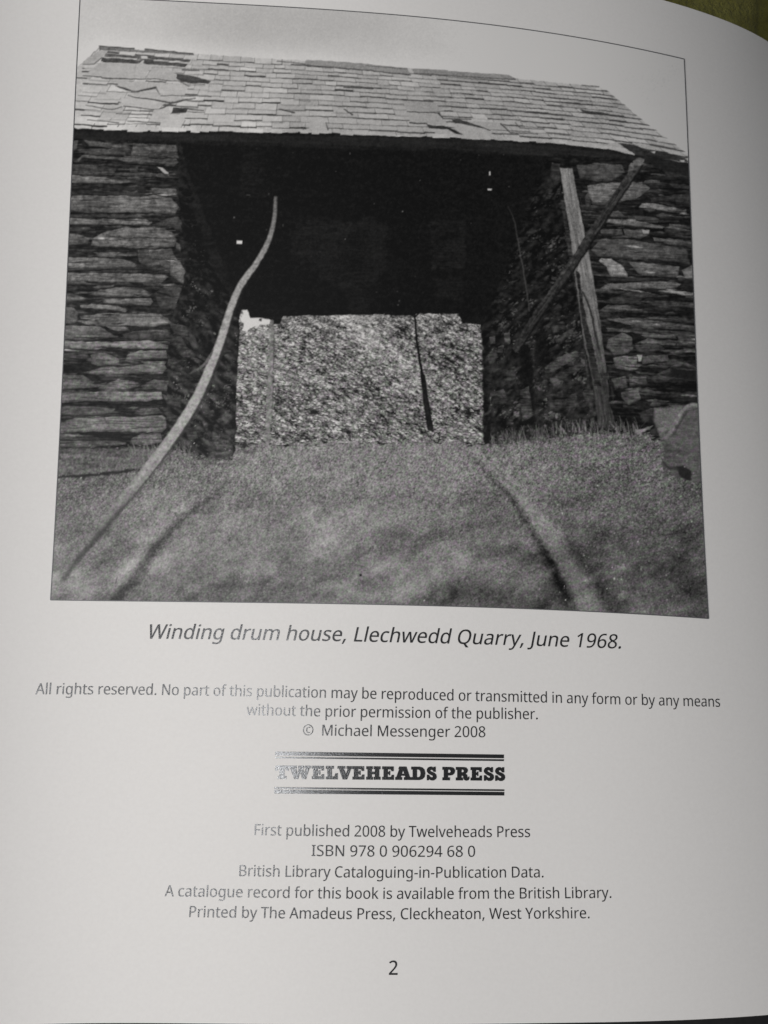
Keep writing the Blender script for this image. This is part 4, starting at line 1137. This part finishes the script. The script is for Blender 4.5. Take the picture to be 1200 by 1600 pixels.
turf = turf + (6 - 2.5*near)*grain2 + (11 - 6.5*near)*grain + (2.5 - 1.2*near)*gnoise(1.6, 2.4, 8) + (2 + 2.5*near)*gnoise(9, 6) + (1.5 + 7*near)*gnoise(22, 11, -14) + (1.5 + 4.5*near)*gnoise(9, 4, -30) + 3*near*gnoise(5, 3.4) + 4.5*(1 - near)*smooth(640, 800, XX)*gnoise(5, 1.1, -58) + 4*(1 - near)*smooth(700, 560, XX)*gnoise(1.2, 3.2, 12) + 2.5*broad
for x, y, rx, ry, d in ((345, 905, 46, 16, -16), (300, 930, 26, 14, -12), (455, 885, 24, 14, -15), (560, 870, 30, 18, -13), (520, 905, 70, 12, -9), (350, 862, 40, 9, 12), (585, 928, 60, 12, 10), (690, 925, 34, 20, -17), (760, 925, 40, 18, -12),
                        (380, 790, 26, 8, -14), (408, 812, 26, 9, -10), (1000, 915, 40, 24, 6), (940, 880, 24, 40, -8), (860, 905, 24, 34, -14), (650, 760, 90, 16, 4), (100, 808, 22, 7, -12), (145, 830, 30, 10, -8),
                        (1085, 925, 34, 50, -14), (230, 850, 40, 50, 6), (480, 742, 50, 5, 9), (690, 860, 50, 30, 5), (610, 800, 60, 18, -5), (760, 800, 26, 16, -8)):
    turf = turf + d*np.exp(-((XX-x)/rx)**2 - ((YY-y)/ry)**2)
topx = [60, 80, 180, 250, 300, 320, 362, 370, 430, 560, 690, 757, 800, 850, 900, 950, 1000, 1022, 1060, 1140]
topy = [700, 702, 702, 700, 708, 718, 719, 692, 694, 689, 688, 692, 690, 682, 676, 672, 676, 682, 700, 700]
g_top = np.interp(XX, topx, topy) + 2.2*wy + 2.0*gnoise(1.2, 0.3)
al = smooth(-2.0, 4.0, YY - g_top)
IMG = IMG*(1 - al) + turf*al
# lower left: bleached wall foot and the half-buried sleeper
foot = 82 + 7*streak2 + 8*grain2 + 5*fine
poly([(60, 702), (140, 700), (228, 700), (262, 706), (258, 722), (160, 736), (60, 744)], 82, 1.4, 4.0, field=foot, op=.85)
stroke([(86, 746), (130, 744), (180, 738), (225, 733)], [2, 5, 5, 2.5], 36, 1.5, 1.2, .95)
stroke([(86, 738), (150, 735), (225, 728)], [3, 5, 3], 104, 2.0, 1.0, .5)
stroke([(130, 748), (135, 744), (142, 742)], [5, 4], 36, 1.5, 1.0, .8)
stroke([(318, 723), (345, 726), (372, 724)], [2, 3, 1], 66, 1.6, .8, .6)
poly([(380, 702), (404, 704), (396, 709), (376, 708)], 66, 1.5, 3, op=.7)
ring = [(682 + 4.6*math.cos(t), 684 + 8*math.sin(t)) for t in np.linspace(-2.4, 2.6, 18)]
stroke(ring, [1.8, 2.6], 40, 0.8)

# grass blades fringing the piers
def tuft(x0, x1, y, n, tone, h):
    for k in range(n):
        x = rng.uniform(x0, x1)
        yy = y(x) + rng.uniform(-2, 8)
        hh = rng.uniform(*h)
        lean = rng.normal(-2, 5)
        stroke([(x, yy), (x + lean*.4, yy - hh*.6), (x + lean, yy - hh)], [1.4, .6], rng.uniform(*tone), .7, .3, rng.uniform(.5, .95))
tuft(765, 1000, lambda x: np.interp(x, topx, topy), 210, (62, 118), (6, 23))
tuft(765, 960, lambda x: np.interp(x, topx, topy) - 1, 70, (24, 46), (5, 16))
tuft(200, 300, lambda x: 712, 60, (86, 124), (8, 26))
tuft(140, 262, lambda x: 728, 50, (84, 118), (5, 16))
tuft(300, 380, lambda x: np.interp(x, topx, topy), 40, (60, 105), (4, 10))
tuft(860, 935, lambda x: 675, 14, (108, 130), (10, 20))
poly([(756, 695), (762, 660), (768, 650), (765, 692)], 26, .6, 1.0)
stroke([(772, 655), (778, 695)], [2, 1.2], 34, .9)

# --- sheet of tarpaulin or rock lump at the right border
poly(Dq((870, 592), (1040, 577), (1090, 565), (1135, 572), (1150, 800), (1165, 1010), (1120, 1030), (1000, 1000), (930, 930), (925, 820), (905, 760), (870, 690)), 78, 1.0, 2.0, tex=.09)
poly(Dq((880, 596), (1030, 590), (1000, 650), (960, 720), (930, 700), (880, 690)), 95, .8, 1.4, tex=.06)
stroke(spline(Dq((1135, 572), (1085, 572), (1040, 605), (1005, 660), (970, 720), (940, 770))), [4, 5, 5, 6, 7, 5], [108, 118, 114, 106, 96], 1.2, .6, .9, tex=.06)
stroke(spline(Dq((1130, 592), (1080, 605), (1045, 640), (1010, 700), (975, 760))), [1.4, 2, 2], 52, 1.4, .6, .8)
stroke(Dq((990, 775), (1060, 785), (1140, 800)), [5, 4, 3], 96, 3, 1, .5)
poly(Dq((1000, 940), (1040, 930), (1090, 962), (1085, 1018), (1030, 1000)), 36, 1.2, 1.8)
stroke(Dq((925, 915), (965, 945), (1010, 950)), [4, 5, 3], 44, 2.0, 1, .85)
stroke(spline(Dq((930, 860), (925, 920), (935, 985))), [2, 4], 58, 3, 1, .5)
poly(Dq((760, 722), (860, 694), (840, 715), (770, 748)), 108, 1.0, 1.4, tex=.1)
poly(Dq((890, 712), (930, 700), (938, 720), (915, 735)), 110, 1.0, 1.6)
poly(Dq((845, 715), (885, 705), (880, 745), (850, 740)), 48, 1.0, 1.6)

# --- rails and cables sunk in the turf
def soft_line(pts, w, d, soft):
    """Lighten or darken along a buried line."""
    global IMG
    P = spline(pts, 50)
    best = np.full(XX.shape, 1e9)
    sl = box(P, 60)
    X, Y = XX[sl] + .9*wx[sl] + .5*wx2[sl], YY[sl] + .9*wy[sl] + .5*wy2[sl]
    W = np.interp(np.linspace(0, 1, len(P)), np.linspace(0, 1, len(w)), w)
    DD = np.interp(np.linspace(0, 1, len(P)), np.linspace(0, 1, len(d)), d)
    b = np.full(X.shape, 1e9)
    dv = np.zeros(X.shape)
    for i in range(len(P) - 1):
        e = P[i+1] - P[i]
        t = np.clip(((X-P[i, 0])*e[0] + (Y-P[i, 1])*e[1])/(e@e + 1e-9), 0, 1)
        dd = np.hypot(X-P[i, 0]-t*e[0], Y-P[i, 1]-t*e[1]) / (W[i] + 1e-6)
        m = dd < b
        b = np.where(m, dd, b)
        dv = np.where(m, DD[i], dv)
    IMG[sl] = IMG[sl] + dv*np.exp(-(b**soft))
soft_line([(728, 706), (760, 738), (795, 775), (820, 812), (850, 860), (872, 905), (892, 956)], [3, 4, 6, 8, 9, 10], [-18, -30, -38, -38, -36, -44], 1.8)
soft_line([(745, 704), (785, 742), (822, 785), (855, 832), (885, 880), (912, 925), (930, 960)], [5, 9, 13, 16, 19, 21], [14, 20, 28, 30, 32, 28], 3.4)
ridge_pts = [(742, 704), (785, 745), (824, 790), (858, 840), (888, 890), (918, 940), (930, 962)]
stroke(spline(ridge_pts, 60), [4, 10, 16, 22, 27, 31], [112, 110, 106, 102, 98, 94], 4.0, .8, [.1, .3, .45, .5, .5, .5], tex=.05)
soft_line([(760, 712), (795, 752), (820, 772), (850, 800)], [2.5, 4, 4], [-16, -22, -10], 2)
soft_line([(880, 820), (915, 880), (950, 940)], [9, 11, 12], [-6, -10, -12], 2)
soft_line([(356, 752), (330, 778), (290, 806), (258, 838), (232, 870), (212, 900), (190, 925), (176, 945)], [4, 5, 6, 9, 10, 9, 8], [-16, -30, -38, -46, -52, -50, -46], 2)
soft_line([(330, 762), (285, 795), (240, 838), (205, 880), (175, 920)], [5, 9, 13, 14], [8, 18, 22, 18], 2.4)
soft_line([(330, 916), (400, 912), (440, 898), (470, 878)], [5, 5, 6], [-18, -20, -10], 2)
soft_line([(430, 940), (520, 925), (600, 900)], [7, 7, 6], [-14, -14, -8], 2)

# pale cable hanging out of the dark and running into the turf
cab = spline([(431, 309), (428, 345), (419, 378), (400, 412), (376, 446), (359, 486), (346, 528), (330, 570), (309, 618), (283, 662), (250, 708), (205, 765), (163, 815), (125, 862), (98, 900)], 140)
stroke(cab + np.array([4.2, 3.2]), [2, 4, 8, 12, 14, 14, 10, 6], [24, 24, 30, 46, 52, 58, 66, 80], 1.8, .5, [.8, .8, .8, .7, .8, .8, .7, .4])
stroke(cab, [4.5, 7.5, 9.5, 11.5, 13.5, 15.5, 17, 15, 12], [92, 116, 134, 144, 148, 144, 134, 112, 100], 1.3, .35, [1, 1, 1, 1, 1, 1, .95, .6, .2], tex=.06)
stroke(cab[:110] + np.array([-1.6, -1.0]), [1.2, 2.4, 3.5, 5, 6], [110, 136, 154, 160, 158], 1.6, .35, .5, tex=.06)
stroke(spline([(212, 768), (180, 806), (150, 842), (118, 878), (98, 908)]), [3, 6, 8, 7], 56, 3.0, .6, [.3, .7, .75, .6, .3])
stroke(spline([(333, 547), (326, 560), (314, 574), (295, 584)]), [2, 4.4, 4, 2], [58, 92, 92, 58], .9, .5)

# dust and blemishes
poly([(561, 897), (564.5, 896), (566, 900), (562, 901.5)], 20, .3, .7)
for k in range(260):
    x, y = rng.uniform(90, 1095), rng.uniform(690, 940)
    w = rng.uniform(.4, .9)
    poly([(x-w, y-w), (x+w, y-w*1.4), (x+w, y+w), (x-w, y+w*1.2)], rng.uniform(140, 185), .4, .6, op=rng.uniform(.4, 1))
stroke([(183, 903), (181, 910)], [.9, .9], 40)

# film grain, strongest in the mid tones
mid_w = np.exp(-((IMG - 105)/52)**2)
IMG = IMG + (1.2 + 5.0*mid_w)*grain + 1.0*grain2
IMG = np.clip(IMG, 20, 200)
# faint green and mauve casts of the halftone
hal = np.sin((XX*0.9 + YY*1.15)*0.32 + 6*np.exp(-((XX-930)/260)**2)*np.sin(YY*0.012)) 
arcs = np.sin(np.hypot(XX - 900, (YY - 520)*1.1)*0.42)
tint = mid_w*smooth(560, 700, XX + 0.2*YY - 60)*smooth(640, 700, YY)*(0.55*arcs*smooth(760, 900, XX) + 0.45*gnoise(1.0, 1.0))
tint = tint + mid_w*0.55*gnoise(1.0, 1.0)*smooth(480, 560, YY)
# paper tone under the light of the photograph, to turn seen tone into ink density
P = 197 - 4*smooth(900, 100, YY) - 30*smooth(430, 1110, XX)**1.15
def lin(c):
    c = np.asarray(c)/255.0
    return np.where(c <= 0.04045, c/12.92, ((c + 0.055)/1.055)**2.4)
REF = np.clip(lin(IMG)/lin(P), 0.0, 1.0)
REF = np.clip((REF - INK_VEIL)/(1 - INK_VEIL), 0.004, 1)*PAPER
RGB = np.stack([REF*(1.0 + 0.060*tint), REF*(0.982 - 0.060*tint), REF*(0.962 + 0.070*tint)], -1)

# the printed area: four measured borders, blended into a fine grid on the paper
NX, NY = 860, 800
u = np.linspace(0, 1, NX)
w = np.linspace(0, 1, NY)
def border(pts, t, axis):
    P = np.array(pts, float)
    q = (P[:, axis] - P[0, axis])/(P[-1, axis] - P[0, axis])
    c = np.polyfit(q, P[:, 1 - axis], 3)
    base = P[0, axis] + t*(P[-1, axis] - P[0, axis])
    oth = np.polyval(c, t)
    oth = oth + (P[0, 1-axis] - oth[0])*(1 - t) + (P[-1, 1-axis] - oth[-1])*t
    return np.stack([base, oth] if axis == 0 else [oth, base], -1)
TL, TR, BL, BR = (125.3, -5.5), (1069, 92.5), (79, 937.5), (1107, 966.5)
top = border([TL, (224, 0), (380, 7), (400, 8.2), (700, 31.2), (773, 40), (880, 54), (1000, 76), TR], u, 0)
bot = border([BL, (340, 940.6), (580, 944.4), (915, 955), BR], u, 0)
lef = border([TL, (115.5, 190), (110, 320), (101.5, 510), (89, 760), BL], w, 1)
rig = border([TR, (1076, 250), (1078.5, 320), (1087, 550), (1098, 800), BR], w, 1)
U, W = np.meshgrid(u, w, indexing='ij')
def coons():
    a = (1 - W)[..., None]*top[:, None] + W[..., None]*bot[:, None]
    b = (1 - U)[..., None]*lef[None] + U[..., None]*rig[None]
    c = ((1-U)*(1-W))[..., None]*np.array(TL) + (U*(1-W))[..., None]*np.array(TR) + ((1-U)*W)[..., None]*np.array(BL) + (U*W)[..., None]*np.array(BR)
    return a + b - c
G = coons()
ps, pv = to_page(G[..., 0], G[..., 1])
fi = np.clip(G[..., 1] - PY0, 0, PH - 1.001)
fj = np.clip(G[..., 0] - PX0, 0, PW - 1.001)
i0, j0 = fi.astype(int), fj.astype(int)
a1, b1 = (fi - i0)[..., None], (fj - j0)[..., None]
colr = RGB[i0, j0]*(1-a1)*(1-b1) + RGB[i0, j0+1]*(1-a1)*b1 + RGB[i0+1, j0]*a1*(1-b1) + RGB[i0+1, j0+1]*a1*b1
verts = (surf(ps, pv, 0.04)*MM).reshape(-1, 3)
faces = grid_faces(NX, NY)[:, ::-1]
me = bpy.data.meshes.new('printed_photograph')
me.vertices.add(len(verts))
me.vertices.foreach_set('co', verts.astype(np.float32).ravel())
me.loops.add(faces.size)
me.loops.foreach_set('vertex_index', faces.astype(np.int32).ravel())
me.polygons.add(len(faces))
me.polygons.foreach_set('loop_start', np.arange(0, faces.size, 4, dtype=np.int32))
me.polygons.foreach_set('use_smooth', np.ones(len(faces), bool))
me.update(calc_edges=True)
ca = me.color_attributes.new('ink', 'FLOAT_COLOR', 'POINT')
rgba = np.ones((len(verts), 4), np.float32)
rgba[:, :3] = colr.reshape(-1, 3)
ca.data.foreach_set('color', rgba.ravel())
me.materials.append(print_mat)
me.validate()
photo = bpy.data.objects.new('printed_photograph', me)
col.objects.link(photo)
photo.parent = page
photo['label'] = 'black and white print of a stone winding house with slate roof and hanging cable'

# thin black keyline round the picture
def strip(P, wid):
    d = np.gradient(P, axis=0)
    d /= np.linalg.norm(d, axis=1, keepdims=True)
    nrm = np.stack([-d[:, 1], d[:, 0]], -1)*wid/2
    q = np.stack([P - nrm, P + nrm], 1).reshape(-1, 2)
    return q
loop_pts = np.concatenate([top[::6], rig[1::6], bot[::-1][1::6], lef[::-1][1::6]])
VV, FF, off = [], [], 0
for P2 in (top, rig, bot, lef):
    P2 = P2[np.unique(np.append(np.arange(0, len(P2), 5), len(P2) - 1))]
    q = strip(P2, 1.5)
    s, v = to_page(q[:, 0], q[:, 1])
    VV.append(surf(s, v, 0.06 if off in (0,) else 0.06 + 0.002*len(VV)))
    FF += grid_faces(len(q)//2, 2, off).tolist()
    off += len(q)
mesh_object('picture_keyline', np.concatenate(VV), FF, ink('keyline_ink', 0.10, 0.4, 0.2), page)
